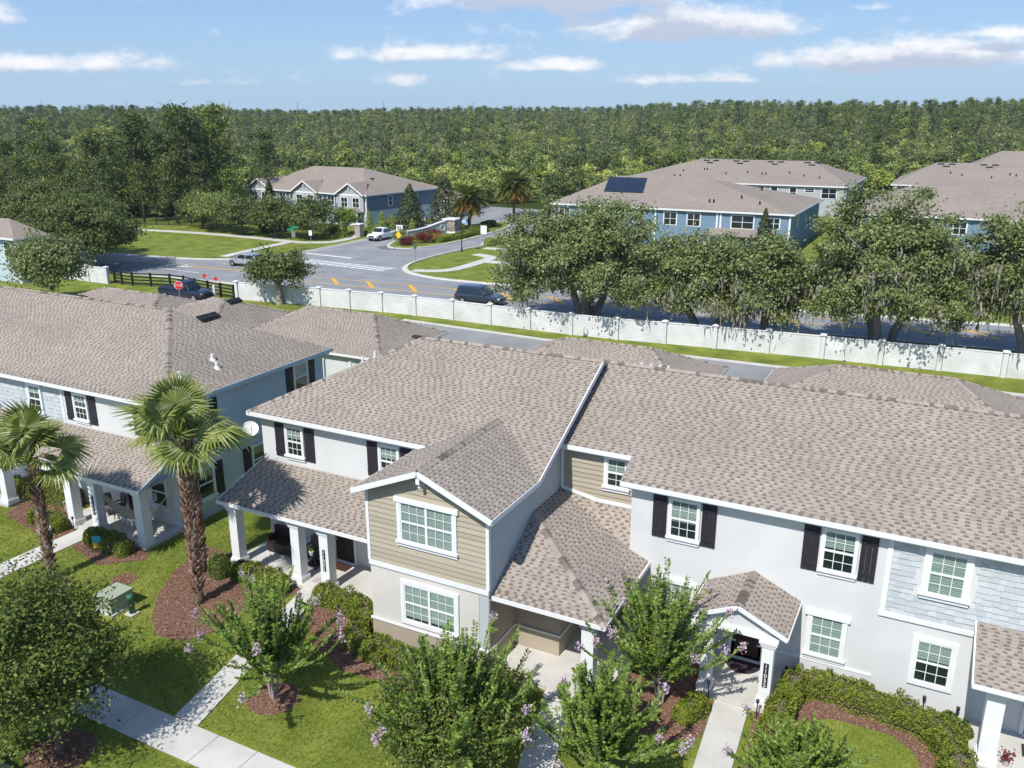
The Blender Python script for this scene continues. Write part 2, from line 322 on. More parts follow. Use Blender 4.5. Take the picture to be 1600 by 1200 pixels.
def shell(n, rx, ry, rz, rng=RNG, lo=.5, low=-.55):
    out = []
    while len(out) < n:
        d = rng.normal(size=3); d /= np.linalg.norm(d)
        if d[2] < low: continue
        r = rng.uniform(lo, 1) ** .6; w = 1 + .16 * math.sin(3 * math.atan2(d[1], d[0]) + 2 * d[2] * 3) + rng.normal() * .07
        out.append(d * r * w)
    return np.array(out) * np.array([rx, ry, rz])
def limb_mesh(mb, base, tops, r0, rng, sag=.0, n=6, segs=4):
    for t in tops:
        p = [np.array(base, float)]; t = np.array(t, float)
        for k in range(1, segs + 1):
            f = k / segs; q = np.array(base) * (1 - f) + t * f; q[2] += math.sin(f * math.pi) * sag
            q += rng.normal(size=3) * .05 * np.linalg.norm(t - base) * (1 if k < segs else 0); p.append(q)
        mb.tube(p, [r0 * (1 - .82 * k / segs) for k in range(segs + 1)], n=n, cap=False)

# ------------------------------------------------------------------ architecture kit
def wbox(mb, w, u0, u1, d0, d1, z0, z1, mi=0):
    ax, c = w
    if ax == '-y': mb.box(u0, u1, c - d1, c - d0, z0, z1, mi)
    elif ax == '+x': mb.box(c + d0, c + d1, u0, u1, z0, z1, mi)
def window(b, org, w, u0, u1, z0, z1, cols=1, casing=.12, head='plain', sill=True, blind=.75, grid=3, shut=False, name='window', slats=True):
    rng = random.Random(int(u0 * 97 + z0 * 31))
    mb = MB(); c = casing; T = lambda *a: wbox(mb, w, *a)
    T(u0 - c, u0, -.02, .075, z0, z1); T(u1, u1 + c, -.02, .075, z0, z1)
    if head == 'cap': T(u0 - c - .08, u1 + c + .08, -.02, .11, z1, z1 + c + .02)
    else: T(u0 - c, u1 + c, -.02, .075, z1, z1 + c)
    W = b and mb.build('window', [M['trim']], b, org)
    sm = MB()
    if sill:
        wbox(sm, w, u0 - c - .05, u1 + c + .05, -.02, .13, z0 - .075, z0); wbox(sm, w, u0 - c - .02, u1 + c + .02, -.02, .06, z0 - .21, z0 - .075)
    else: wbox(sm, w, u0 - c, u1 + c, -.02, .076, z0 - c, z0)
    sm.build('sill', [M['trim']], W)  if False else link('sill', sm.mesh('sill', [M['trim']], org), W)
    zm = (z0 + z1) / 2; sa = MB(); rm = MB(); mu = MB(); bl = MB(); e = (u1 - u0) / cols
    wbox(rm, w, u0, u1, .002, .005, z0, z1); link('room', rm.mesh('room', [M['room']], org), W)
    for k in range(cols):
        a0, a1 = u0 + k * e, u0 + (k + 1) * e
        if k: wbox(sa, w, a0 - .045, a0 + .045, .006, .07, z0, z1)
        q = .04
        for (x0, x1, y0, y1) in ((a0, a0 + q, z0, z1), (a1 - q, a1, z0, z1), (a0 + q, a1 - q, z0, z0 + q), (a0 + q, a1 - q, z1 - q, z1), (a0 + q, a1 - q, zm - .032, zm + .032)):
            wbox(sa, w, x0, x1, .006, .058 if y1 != zm + .032 else .064, y0, y1)
        for (y0, y1) in ((z0 + q, zm - .032), (zm + .032, z1 - q)):
            pm = MB(); pm.poly([(a0 + q, w[1] - .038, y0), (a1 - q, w[1] - .038, y0), (a1 - q, w[1] - .038, y1), (a0 + q, w[1] - .038, y1)] if w[0] == '-y' else [(w[1] + .038, a0 + q, y0), (w[1] + .038, a1 - q, y0), (w[1] + .038, a1 - q, y1), (w[1] + .038, a0 + q, y1)]); link('pane', pm.mesh('pane', [M['glass']], org), W)
            for g in range(1, grid):
                x = a0 + q + (a1 - a0 - 2 * q) * g / grid; wbox(mu, w, x - .011, x + .011, .0395, .047, y0, y1)
            ym = (y0 + y1) / 2; wbox(mu, w, a0 + q, a1 - q, .0395, .046, ym - .011, ym + .011)
        n = int((z1 - z0) / .052)
        for i in range(n):
            z = z1 - .04 - i * .052
            if (z1 - z) / (z1 - z0) > blind or z < z0 + .03: continue
            t = rng.uniform(-.003, .003)
            if w[0] == '-y':
                bl.faces([(a0 + q, w[1] - .010, z + .020 + t), (a1 - q, w[1] - .010, z + .020 + t), (a1 - q, w[1] - .031, z - .012 + t), (a0 + q, w[1] - .031, z - .012 + t)], [(0, 1, 2, 3)])
            else:
                bl.faces([(w[1] + .010, a0 + q, z + .020), (w[1] + .010, a1 - q, z + .020), (w[1] + .031, a1 - q, z - .012), (w[1] + .031, a0 + q, z - .012)], [(0, 1, 2, 3)])
    link('sash', sa.mesh('sash', [M['trim']], org), W)
    if grid > 1: link('muntin', mu.mesh('muntin', [M['trim']], org), W)
    if bl.f and slats: link('blind', bl.mesh('blind', [M['blind']], org), W)
    if shut:
        for sgn in (-1, 1):
            s = MB(); cu = (u0 - .30 - .09) if sgn < 0 else (u1 + .30 + .09); hw = .25
            for k in range(3):
                wbox(s, w, cu - hw + k * .167 + .004, cu - hw + (k + 1) * .167 - .004, -.01, .045, z0 - .14, z1 + .1)
            for zz in (z0 + .06, z1 - .2): wbox(s, w, cu - hw + .01, cu + hw - .01, .045, .07, zz, zz + .11)
            s.build('shutter', [M['shutter']], b, org)
    return W

def shingle_tabs(polys, seed, expo=.137, want=0):
    """course by course tabs on planar roof faces; returns (V,Q,midx, list of single tabs)"""
    rng = random.Random(seed); V = []; Q = []; mi = []; singles = []
    for P in polys:
        P = [Vector(p) for p in P]; nrm = Vector((0, 0, 0))
        for i in range(len(P)): nrm += P[i].cross(P[(i + 1) % len(P)])
        nrm.normalize()
        if nrm.z < 0: nrm = -nrm
        u = Vector((0, 0, 1)).cross(nrm).normalized(); v = nrm.cross(u)             # v runs up the slope
        o = min(P, key=lambda p: p.dot(v)); p2 = [((p - o).dot(u), (p - o).dot(v)) for p in P]
        vmax = max(q[1] for q in p2); row = 0
        while row * expo < vmax - .02:
            y = row * expo; ym = y + expo * .5; xs = []
            for i in range(len(p2)):
                (x1, y1), (x2, y2) = p2[i], p2[(i + 1) % len(p2)]
                if (y1 > ym) != (y2 > ym): xs.append(x1 + (ym - y1) * (x2 - x1) / (y2 - y1))
            xs.sort(); ph = (row % 2) * .155 + (row % 5) * .031
            for a, b in zip(xs[0::2], xs[1::2]):
                x = a; k = True
                first = True
                while x < b - .01:
                    wd = rng.uniform(.15, .205) if k else rng.uniform(.105, .155)
                    if first: wd = .02 + ((ph - a) % .31) * .6 + rng.uniform(0, .03); first = False
                    x1 = min(b, x + wd); h0 = .003; h1 = .017 if k else .008
                    if b - x1 < .05: x1 = b
                    y0 = y - .012; y1 = y + expo
                    if want and len(singles) < want and x1 - x > .1:
                        singles.append((o + u * ((x + x1) / 2) + v * y, u, v, nrm, x1 - x, k))
                    else:
                        c = [o + u * x + v * y0, o + u * x1 + v * y0, o + u * x1 + v * y1, o + u * x + v * y1]
                        base = len(V)
                        V += [c[0] + nrm * h1, c[1] + nrm * h1, c[2] + nrm * h0, c[3] + nrm * h0, c[0], c[1]]
                        if k: Q += [(base, base + 1, base + 2, base + 3), (base + 4, base + 5, base + 1, base)]; mi += [0, 0]
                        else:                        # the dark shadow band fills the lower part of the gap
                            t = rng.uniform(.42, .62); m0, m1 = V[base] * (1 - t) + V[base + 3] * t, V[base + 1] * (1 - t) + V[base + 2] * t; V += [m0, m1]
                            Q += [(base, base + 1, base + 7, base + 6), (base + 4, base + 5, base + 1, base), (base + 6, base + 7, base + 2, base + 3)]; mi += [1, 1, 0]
                        if k: 
                            V += [c[3], c[2]]; Q += [(base + 4, base, base + 3, base + 6), (base + 1, base + 5, base + 7, base + 2)]; mi += [0, 0]
                        
                    x = x1; k = not k
            row += 1
    return V, Q, mi, singles
TABMESH = {}
def tab_mesh(wd, k, expo=.137):
    key = (round(wd / .03), k)
    if key not in TABMESH:
        w = key[0] * .03 / 2; h0, h1 = .003, (.017 if k else .008); mb = MB()
        mb.faces([(-w, -.012, h1), (w, -.012, h1), (w, expo, h0), (-w, expo, h0), (-w, -.012, 0), (w, -.012, 0), (w, expo, 0), (-w, expo, 0)],
                 [(0, 1, 2, 3), (4, 5, 1, 0), (4, 0, 3, 7), (1, 5, 6, 2)]); TABMESH[key] = mb.mesh('shingle', [M['shingle'] if k else M['shingle_dark']])
    return TABMESH[key]
def roof(b, org, faces, seed, hips=(), want=0, shingled=None, thick=.1, name='roof'):
    mb = MB()
    for P in faces:
        P = [Vector(p) - Vector((0, 0, .012)) for p in P]; mb.prism(P, (0, 0, -thick))
    r = mb.build(name, [M['deck']], b, org)
    V, Q, mi, singles = shingle_tabs(faces if shingled is None else shingled, seed, want=want)
    # caps along hips and ridges
    rng = random.Random(seed)
    for p, q in hips:
        p, q = Vector(p), Vector(q); L = (q - p).length; a = (q - p) / L; s = a.cross(Vector((0, 0, 1))).normalized(); n = int(L / .15)
        for i in range(n):
            e0 = p + a * (i * L / n); e1 = p + a * ((i + 1) * L / n + .02); dz = Vector((0, 0, .03)); dn = Vector((0, 0, -.045)); l = .014 if i % 2 else .022
            base = len(V); lift = Vector((0, 0, l))
            V += [e0 + dz + lift, e1 + dz, e1 + s * .15 + dn, e0 + s * .15 + dn + lift, e1 - s * .15 + dn, e0 - s * .15 + dn + lift]
            Q += [(base, base + 1, base + 2, base + 3), (base + 1, base, base + 5, base + 4)]; mi += [0 if rng.random() < .7 else 1] * 2
    if Q:
        V = np.array([tuple(p) for p in V]) - np.array(org)
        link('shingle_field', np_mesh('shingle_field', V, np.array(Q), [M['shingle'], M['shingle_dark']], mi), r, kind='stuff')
    for (p, u, v, n, wd, k) in singles:
        o = link('shingle', tab_mesh(wd, k), r); m = Matrix((u, v, n)).transposed().to_4x4(); m.translation = p - Vector(org); o.matrix_local = m
    return r
def column(b, org, cx, cy, z0, z1, s=.42, mat='trim', plate=None, base=True):
    mb = MB(); h = s / 2
    mb.box(cx - h, cx + h, cy - h, cy + h, z0, z1 - .25, 0)
    for (e, a, c) in ((.035, z1 - .25, z1 - .19), (.06, z1 - .19, z1 - .1), (.1, z1 - .1, z1)): mb.box(cx - h - e, cx + h + e, cy - h - e, cy + h + e, a, c, 1)
    if base:
        mb.box(cx - h - .06, cx + h + .06, cy - h - .06, cy + h + .06, z0, z0 + .2, 1); mb.box(cx - h - .03, cx + h + .03, cy - h - .03, cy + h + .03, z0 + .2, z0 + .27, 1)
    c = mb.build('column', [M[mat], M['trim']], b, org)
    if plate:
        text, pz, ph, pw = plate; p = MB(); p.box(cx - pw / 2, cx + pw / 2, cy - h - .03, cy - h - .004, pz, pz + ph)
        po = p.build('number_plate', [M['black']], c, org)
        n = len(text); V = []; fs = []
        dm = digits_mesh(text, pw * .82, ph / n)
        link('digits', dm, c).location = (cx - org[0], cy - h - .033 - org[1], pz - org[2])
    return c
def text_mesh(s, size, mat, align='CENTER'):
    cu = bpy.data.curves.new('t', 'FONT'); cu.body = s; cu.size = size; cu.align_x = align; cu.extrude = .002; cu.resolution_u = 3
    o = bpy.data.objects.new('t', cu); COL.objects.link(o); dg = bpy.context.evaluated_depsgraph_get(); dg.update()
    me = bpy.data.meshes.new_from_object(o.evaluated_get(dg)); bpy.data.objects.remove(o); bpy.data.curves.remove(cu)
    me.materials.clear(); me.materials.append(M[mat]); return me
def digits_mesh(text, w, h):
    """digits stacked from top to bottom, standing in the XZ plane facing -Y"""
    mb = MB(); n = len(text)
    for i, ch in enumerate(text):
        me = text_mesh(ch, h * 1.12, 'sign_white'); z0 = h * (n - 1 - i) + h * .12
        for p in me.polygons:
            mb.poly([(me.vertices[k].co.x, -me.vertices[k].co.z, me.vertices[k].co.y + z0) for k in p.vertices])
        bpy.data.meshes.remove(me)
    return mb.mesh('digits', [M['sign_white']])
def door(b, org, w, u0, u1, z0, z1, case=.12):
    mb = MB(); wbox(mb, w, u0 - case, u0, -.02, .07, z0, z1 + case); wbox(mb, w, u1, u1 + case, -.02, .07, z0, z1 + case); wbox(mb, w, u0, u1, -.02, .07, z1, z1 + case); wbox(mb, w, u0, u1, -.02, .1, z0 - .06, z0 + .04)
    mb.build('door_frame', [M['trim']], b, org)
    d = MB(); wbox(d, w, u0 + .004, u1 - .004, .0, .03, z0 + .045, z1 - .004); W = u1 - u0; H = z1 - z0
    for (a, c) in ((.1, .46), (.54, .9)):
        for (e, f) in ((.07, .4), (.46, .72), (.77, .94)):
            wbox(d, w, u0 + W * a, u0 + W * c, .03, .042, z0 + H * e, z0 + H * f); wbox(d, w, u0 + W * a + .05, u0 + W * c - .05, .042, .052, z0 + H * e + .05, z0 + H * f - .05)
    D = d.build('door', [M['door']], b, org)
    k = MB(); wbox(k, w, u0 + .06, u0 + .1, .03, .1, z0 + .95, z0 + 1.12); k.tube([(u0 + .08, w[1] - .09, z0 + .98), (u0 + .19, w[1] - .09, z0 + .98)], .014) if w[0] == '-y' else None
    link('handle', k.mesh('handle', [M['metal']], org), D); return D
def boards(b, org, Y, x0, x1, z0, z1, gap=.19, gable=None, mat='siding_tan', holes=()):
    """lap siding boards, each one an object; gable(z) gives the clear x range at height z"""
    n = int(round((z1 - z0) / gap))
    for i in range(n):
        a = z0 + i * gap; c = a + gap + .012; l, r = (x0, x1) if not gable else gable(a + gap * .55)
        l, r = max(l, x0), min(r, x1)
        if r - l < .15: continue
        segs = [(l, r)]
        for (h0, h1, y0, y1) in holes:
            if a + gap * .5 > y0 and a + gap * .5 < y1: segs = [q for s in segs for q in ((s[0], h0), (h1, s[1])) if q[1] - q[0] > .03]
        for (s0, s1) in segs:
            mb = MB(); mb.faces([(s0, Y, a), (s1, Y, a), (s1, Y - .045, a), (s0, Y - .045, a), (s0, Y - .006, c), (s1, Y - .006, c), (s1, Y, c), (s0, Y, c)],
                                [(0, 1, 2, 3), (3, 2, 5, 4), (4, 5, 6, 7), (0, 3, 4, 7), (1, 6, 5, 2)])
            mb.build('siding_board', [M[mat]], b, org)
def roof_vent(b, org, p, L, W, slope_n, along):
    n = Vector(slope_n).normalized(); a = Vector(along).normalized(); s = n.cross(a); c = Vector(p) + n * .05
    mb = MB(); mb.beam(c - a * L / 2, c + a * L / 2, W, .1, up=n); mb.beam(c - a * (L / 2 - .04) + n * .07, c + a * (L / 2 - .04) + n * .07, W * .7, .05, up=n)
    return mb.build('ridge_vent', [M['black']], b, org)
def stack_vent(b, org, p, r=.06, h=.35, mat='pvc'):
    mb = MB(); p = Vector(p); mb.tube([p - Vector((0, 0, .15)), p + Vector((0, 0, h))], r, 8); mb.tube([p - Vector((0, 0, .12)), p + Vector((0, 0, .08))], [r * 2.6, r * 1.3], 8)
    return mb.build('plumbing_vent', [M[mat]], b, org)
def fascia(b, org, lines, h=.19, w=.05, mat='trim', name='fascia', gut=False):
    for p, q in lines:
        mb = MB(); mb.beam(Vector(p) - Vector((0, 0, h / 2)), Vector(q) - Vector((0, 0, h / 2)), w, h); mb.build(name, [M[mat]], b, org)

# ------------------------------------------------------------------ middle townhouse row (two units in view)
xw, xl, Yb, YL, Yf, Yi = -12.07, -16.77, 21.85, 25.7, 26.49, 27.53
G = .484
def zl_(y): return 6.26 + G * (y - 25.32)          # left unit's main roof
def zr_(y): return 6.03 + G * (y - 26.09)          # right unit's main roof
YR = 30.67; ZR = zl_(YR); YRr = 31.45; ZRr = zr_(YRr)
XE = 14.0                                         # the row goes on to the right, out of view
b = thing('townhouse', 'beige and white townhouse row in front with the tan gabled block and brown shingle roof', 'townhouse', (xw, Yf, 0))
O = (xw, Yf, 0)
mb = MB()                                          # shells
mb.box(-25.03, xw - .3, YL, 35.6, 0, 6.1)
mb.build('left_wall' if False else 'wall', [M['stucco_white']], b, O)
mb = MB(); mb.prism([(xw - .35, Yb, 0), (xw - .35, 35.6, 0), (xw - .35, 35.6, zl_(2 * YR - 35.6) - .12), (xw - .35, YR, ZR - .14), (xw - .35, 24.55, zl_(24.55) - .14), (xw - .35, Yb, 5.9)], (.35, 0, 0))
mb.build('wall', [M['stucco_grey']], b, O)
gx = -14.42
def gz(x): return 7.12 - .415 * abs(x - gx)
mb = MB(); mb.box(xl, xw - .36, Yb, YL + .1, .93, 3.1, 0); mb.box(xl - .015, xw + .01, Yb - .03, YL + .08, 0, .93, 1)
mb.build('wall', [M['stucco_beige'], M['stucco_tan']], b, O)
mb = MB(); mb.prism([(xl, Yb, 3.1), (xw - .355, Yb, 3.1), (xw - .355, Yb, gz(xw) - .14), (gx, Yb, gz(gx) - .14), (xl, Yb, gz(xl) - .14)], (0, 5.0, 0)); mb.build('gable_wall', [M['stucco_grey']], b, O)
mb = MB(); mb.box(xw + .002, -8.9, Yi, 36.4, 0, 6.45); mb.build('wall', [M['stucco_tan']], b, O)
mb = MB(); mb.box(-8.9, XE, Yf, 36.39, 0, 5.95); mb.build('wall', [M['stucco_white']], b, O)
mb = MB(); mb.box(-6.5, -.62, Yf - .03, Yf + .01, 0, .78); mb.box(-6.5, -.6, Yf - .05, Yf + .01, .78, .84, 1); mb.build('plinth', [M['stucco_white'], M['trim']], b, O)
# porch hall of the right unit (tan walls with a belt)
mb = MB(); mb.box(xw + .003, -10.33, 23.69, Yi - .01, .02, 2.86); mb.box(xw + .003, xw + .03, Yb + .02, 23.68, .02, 2.85); mb.build('porch_wall', [M['stucco_tan']], b, O)
mb = MB(); mb.box(xw + .004, xw + .07, Yb + .02, 23.63, .93, .99); mb.box(xw + .004, -10.27, 23.63, 23.688, .93, .99); mb.box(-10.329, -10.27, 23.689, Yi - .02, .93, .99); mb.build('belt', [M['trim']], b, O)
mb = MB(); mb.box(xl - .05, xw + .02, Yb - .08, Yb - .031, .9, .98); mb.box(xl - .03, xw + .03, Yb - .06, Yb + .02, 3.05, 3.24); mb.build('belt', [M['trim']], b, O)
for x in (xl, xw): mb = MB(); mb.box(x - .06, x + .06, Yb - .055, Yb + .06, 3.24, gz(x) - .16); mb.build('corner_board', [M['trim']], b, O)
mb = MB(); mb.box(-12.05, -11.93, Yi - .05, Yi + .01, 4.7, 6.5); mb.build('corner_board', [M['trim']], b, O)
boards(b, O, Yb - .002, xl + .06, xw - .06, 3.24, 7.0, .19, gable=lambda z: (gx - (7.12 - .16 - z) / .415, gx + (7.12 - .16 - z) / .415), holes=((-15.5, -13.23, 3.98, 5.92),))
boards(b, O, Yi - .002, -11.93, -8.9, 4.3, 6.5, .19, holes=((-10.33, -9.35, 5.0, 6.35),))
mb = MB(); mb.beam((-12.0, Yi - .04, 4.72), (-10.56, Yi - .04, 4.45), .05, .14); mb.beam((-10.56, Yi - .04, 4.45), (-8.9, Yi - .04, 4.45), .05, .14); mb.build('skirt_board', [M['trim']], b, O)
# windows
wY = lambda y: ('-y', y)
window(b, O, wY(Yb - .012), -15.38, -13.35, 4.3, 5.72, cols=2, casing=.15, head='cap', blind=1)
window(b, O, wY(Yb), -15.36, -13.34, 1.24, 2.63, cols=2, casing=.15, sill=False, blind=.9)
window(b, O, wY(YL), -23.66, -22.88, 4.52, 5.74, casing=.1, shut=True, blind=.4)
window(b, O, wY(YL), -18.95, -18.15, 4.52, 5.74, casing=.1, shut=True, blind=.4)
window(b, O, wY(Yf), -7.47, -6.54, 4.2, 5.56, casing=.08, shut=True, blind=.6)
window(b, O, wY(Yf), -2.47, -1.53, 4.2, 5.56, casing=.08, shut=True, blind=.45)
window(b, O, wY(Yf - .03), .58, 1.56, 4.18, 5.57, casing=.17, blind=1)
window(b, O, wY(Yf), -2.58, -1.6, 1.1, 2.5, casing=.13, head='cap', blind=1)
window(b, O, wY(Yf), .58, 1.56, 1.07, 2.5, casing=.14, sill=False, blind=.45)
window(b, O, wY(Yf), -7.62, -6.62, 1.1, 2.42, casing=.13, head='cap', blind=.7)
window(b, O, wY(Yi - .02), -10.2, -9.5, 5.12, 6.2, casing=.13, grid=2, blind=.5)
window(b, O, wY(Yf - .03), 5.5, 6.5, 4.18, 5.57, casing=.17, blind=1)
# shake panel on the right
sx0, sx1, sz0, sz1 = -.47, XE, 3.2, 5.85
mb = MB(); mb.box(-.62, -.47, Yf - .06, Yf + .01, 3.2, 5.9); mb.box(-.64, XE, Yf - .07, Yf + .01, 3.05, 3.2); mb.build('panel_trim', [M['trim']], b, O)
rng = random.Random(3); nshake = 0; rest = MB()
for i in range(14):
    z = sz0 + i * .192; x = sx0 + rng.uniform(-.1, 0)
    while x < 6.0:
        wd = rng.uniform(.15, .3); x1 = x + wd
        if x1 > sx0 + .02:
            e = .004 + rng.uniform(0, .012); l = max(x, sx0); dz = rng.choice((0, -.014, .01, -.022))
            if not (l < 1.76 and x1 > .38 and z + .15 > 3.93 and z < 5.8):
                q = MB(); q.faces([(l + .003, Yf - .004, z + dz), (x1 - .003, Yf - .004, z + dz), (x1 - .003, Yf - .02 - e, z + dz), (l + .003, Yf - .02 - e, z + dz), (l + .003, Yf - .006, z + .2), (x1 - .003, Yf - .006, z + .2)],
                                  [(0, 1, 2, 3), (3, 2, 5, 4), (0, 3, 4), (1, 5, 2)])
                if nshake < 298 and x < 3.2: q.build('shake', [M['shake_blue']], b, O); nshake += 1
                else: rest.v and None; base = len(rest.v); rest.v += q.v; rest.f += [tuple(base + k for k in f) for f in q.f]; rest.m += q.m
        x = x1
if rest.f: rest.build('shake_field', [M['shake_blue']], b, O, kind='stuff')
# doors, porches
door(b, O, wY(YL), -21.45, -20.5, .17, 2.25); door(b, O, wY(Yf), -5.08, -4.07, .17, 2.25); door(b, O, wY(Yf), 3.75, 4.75, .17, 2.25)
mb = MB(); mb.box(-25.3, xl - .03, 23.35, YL + .02, 0, .15); mb.box(-21.3, -20.35, 22.95, 23.34, 0, .09); mb.build('porch_floor', [M['concrete']], b, O)
mb = MB(); mb.box(xw + .02, -8.15, 22.0, 27.2, 0, .16); mb.box(-10.0, -9.0, 21.6, 21.99, 0, .08); mb.build('porch_floor', [M['concrete']], b, O)
mb = MB(); mb.box(-5.62, -3.3, 24.05, Yf + .01, 0, .15); mb.build('porch_floor', [M['concrete']], b, O)
mb = MB(); mb.box(2.3, 9, 24.4, Yf + .01, 0, .15); mb.build('porch_floor', [M['concrete']], b, O)
column(b, O, -24.98, 23.72, .15, 2.78); column(b, O, -21.72, 23.72, .15, 2.78); column(b, O, -20.28, 23.72, .15, 2.78, plate=('11051', 1.0, .92, .12))
column(b, O, -8.75, 22.5, .16, 2.75)
column(b, O, -3.52, 24.42, .15, 2.52, s=.36, plate=('11055', .86, .85, .16)); column(b, O, -5.42, 24.42, .15, 2.52, s=.36)
column(b, O, 2.72, 24.75, .15, 2.7, s=.46); column(b, O, 6.2, 24.75, .15, 2.7, s=.46)
mb = MB(); mb.box(-25.25, xl - .02, 23.52, 23.92, 2.78, 2.98); mb.build('porch_beam', [M['trim']], b, O)
mb = MB(); mb.box(xw + .05, -8.5, 22.3, 22.7, 2.75, 2.86); mb.box(-8.95, -8.55, 22.72, Yf - .02, 2.75, 2.86); mb.build('porch_beam', [M['trim']], b, O)
mb = MB(); mb.box(2.4, 9, 24.55, 24.95, 2.7, 2.9); mb.build('porch_beam', [M['trim']], b, O)
# main roofs
hipL = (-25.4 + (YR - 25.32), YR, ZR)
rk = -11.72
F_main = [(-25.4, 25.32, 6.26), (-16.5, 25.32, 6.26), (gx, 27.1, zl_(27.1)), (rk, 24.85, zl_(24.85)), (rk, YR, ZR), hipL]
F_hip = [(-25.4, 36.02, 6.26), (-25.4, 25.32, 6.26), hipL]
F_back = [(rk, YR, ZR), (rk, 36.02, 6.26), (-25.4, 36.02, 6.26), hipL]
gy0 = 21.42
F_gl = [(gx, gy0, 7.12), (gx, 27.1, 7.12), (-16.5, 25.32, 6.26), (-17.08, 25.6, gz(-17.08)), (-17.08, gy0, gz(-17.08))]
F_gr = [(gx, gy0, 7.12), (rk, gy0, gz(rk)), (rk, 24.85, gz(rk)), (gx, 27.1, 7.12)]
roof(b, O, [F_main, F_hip, F_back, F_gl, F_gr], 1, hips=[((-25.4, 25.32, 6.26), hipL), (hipL, (rk, YR, ZR)), ((gx, gy0, 7.12), (gx, 27.1, 7.12))], want=120, shingled=[F_gl, F_gr, F_main, F_hip], thick=.13)
F_r = [(-9.2, 26.09, 6.03), (XE + 1, 26.09, 6.03), (XE + 1, YRr, ZRr), (xw + .003, YRr, ZRr), (xw + .003, 27.18, zr_(27.18)), (-9.2, 27.18, zr_(27.18))]
F_rb = [(xw + .003, YRr, ZRr), (XE + 1, YRr, ZRr), (XE + 1, 36.8, 6.03), (xw + .003, 36.8, 6.03)]
roof(b, O, [F_r, F_rb], 2, hips=[((xw + .1, YRr, ZRr), (XE, YRr, ZRr))], want=100, shingled=[F_r], thick=.13)
# low porch roofs
F_pl = [(-25.5, 23.3, 3.02), (xl - .02, 23.3, 3.02), (xl - .02, YL - .01, 4.08), (-25.1, YL - .01, 4.08)]
roof(b, O, [F_pl], 3, want=40, thick=.1)
Bn = (xw + .005, 25.2, 4.63); Tn = (xw + .005, Yi - .01, 4.63); Kn = (-8.9, Yf - .01, 3.3); Vn = (-10.56, Yi - .01, 4.38); Pn = (-8.91, Yi - .01, 4.38); Wn = (xw + .005, 22.02, 2.96); Cn = (-8.08, 22.02, 2.96); En = (-8.15, Yf - .01, 3.0)
F_lf = [Wn, Cn, Bn]; F_lr = [Bn, Cn, En, Kn, Tn]; F_lc = [Tn, Kn, Vn]; F_ld = [Vn, Kn, Pn]
roof(b, O, [F_lf, F_lr, F_lc, F_ld], 4, hips=[(Bn, Cn)], want=40, thick=.08)
py = 24.1; px = -4.52
F_sl = [(px, py, 3.55), (px, Yf - .01, 3.55), (px - 1.55, Yf - .01, 2.84), (px - 1.55, py, 2.84)]; F_sr = [(px, Yf - .01, 3.55), (px, py, 3.55), (px + 1.55, py, 2.84), (px + 1.55, Yf - .01, 2.84)]
roof(b, O, [F_sl, F_sr], 5, hips=[((px, py, 3.55), (px, Yf, 3.55))], thick=.08)
F_p2 = [(2.05, 24.15, 2.92), (9.5, 24.15, 2.92), (9.5, Yf - .08, 3.6), (2.05, Yf - .08, 3.6)]
roof(b, O, [F_p2], 6, thick=.1)
# fascias, rakes and gutters
U = .012
fascia(b, O, [((-25.43, 25.3, 6.26), (-16.6, 25.3, 6.26)), ((-25.42, 25.32, 6.26), (-25.42, 36, 6.26)), ((-9.2, 26.07, 6.03), (XE, 26.07, 6.03)), ((xw + .1, 27.16, zr_(27.18)), (-9.2, 27.16, zr_(27.18)))], h=.17)
fascia(b, O, [((-17.1, gy0 - .02, gz(-17.08)), (gx, gy0 - .02, 7.13)), ((gx, gy0 - .02, 7.13), (rk + .02, gy0 - .02, gz(rk))), ((rk + .02, gy0, gz(rk)), (rk + .02, 24.85, gz(rk))), ((rk + .02, 24.85, gz(rk)), (rk + .02, YR, ZR)), ((-17.1, gy0, gz(-17.08)), (-17.1, 25.6, gz(-17.08)))], h=.18, name='rake_board')
fascia(b, O, [((-25.52, 23.28, 3.02), (xl - .03, 23.28, 3.02)), ((-25.52, 23.3, 3.02), (-25.12, YL, 4.08)), ((xw + .03, 22.0, 2.96), (-8.06, 22.0, 2.96)), ((-8.06, 22.02, 2.96), (-8.13, Yf, 3.0)), ((2.03, 24.13, 2.92), (9.5, 24.13, 2.92)), ((2.03, 24.15, 2.92), (2.03, Yf, 3.6))], h=.15)
fascia(b, O, [((px - 1.57, py - .02, 2.83), (px, py - .02, 3.56)), ((px, py - .02, 3.56), (px + 1.57, py - .02, 2.83)), ((px - 1.57, py, 2.84), (px - 1.57, Yf, 2.84)), ((px + 1.57, py, 2.84), (px + 1.57, Yf, 2.84))], h=.13, name='rake_board')
mb = MB()                                           # soffits
mb.box(-25.35, -16.9, 25.34, YL - .005, 6.02, 6.05); mb.box(-9.15, XE, 26.11, Yf - .005, 5.8, 5.83); mb.box(xw + .08, -9.25, 27.2, Yi - .04, 6.33, 6.36)
mb.box(xw + .08, -8.15, 22.05, 27.0, 2.865, 2.88); mb.box(-25.3, xl - .06, 23.35, YL - .01, 2.985, 3.0); mb.box(2.1, 9, 24.2, Yf - .1, 2.905, 2.915); mb.build('soffit', [M['trim']], b, O)
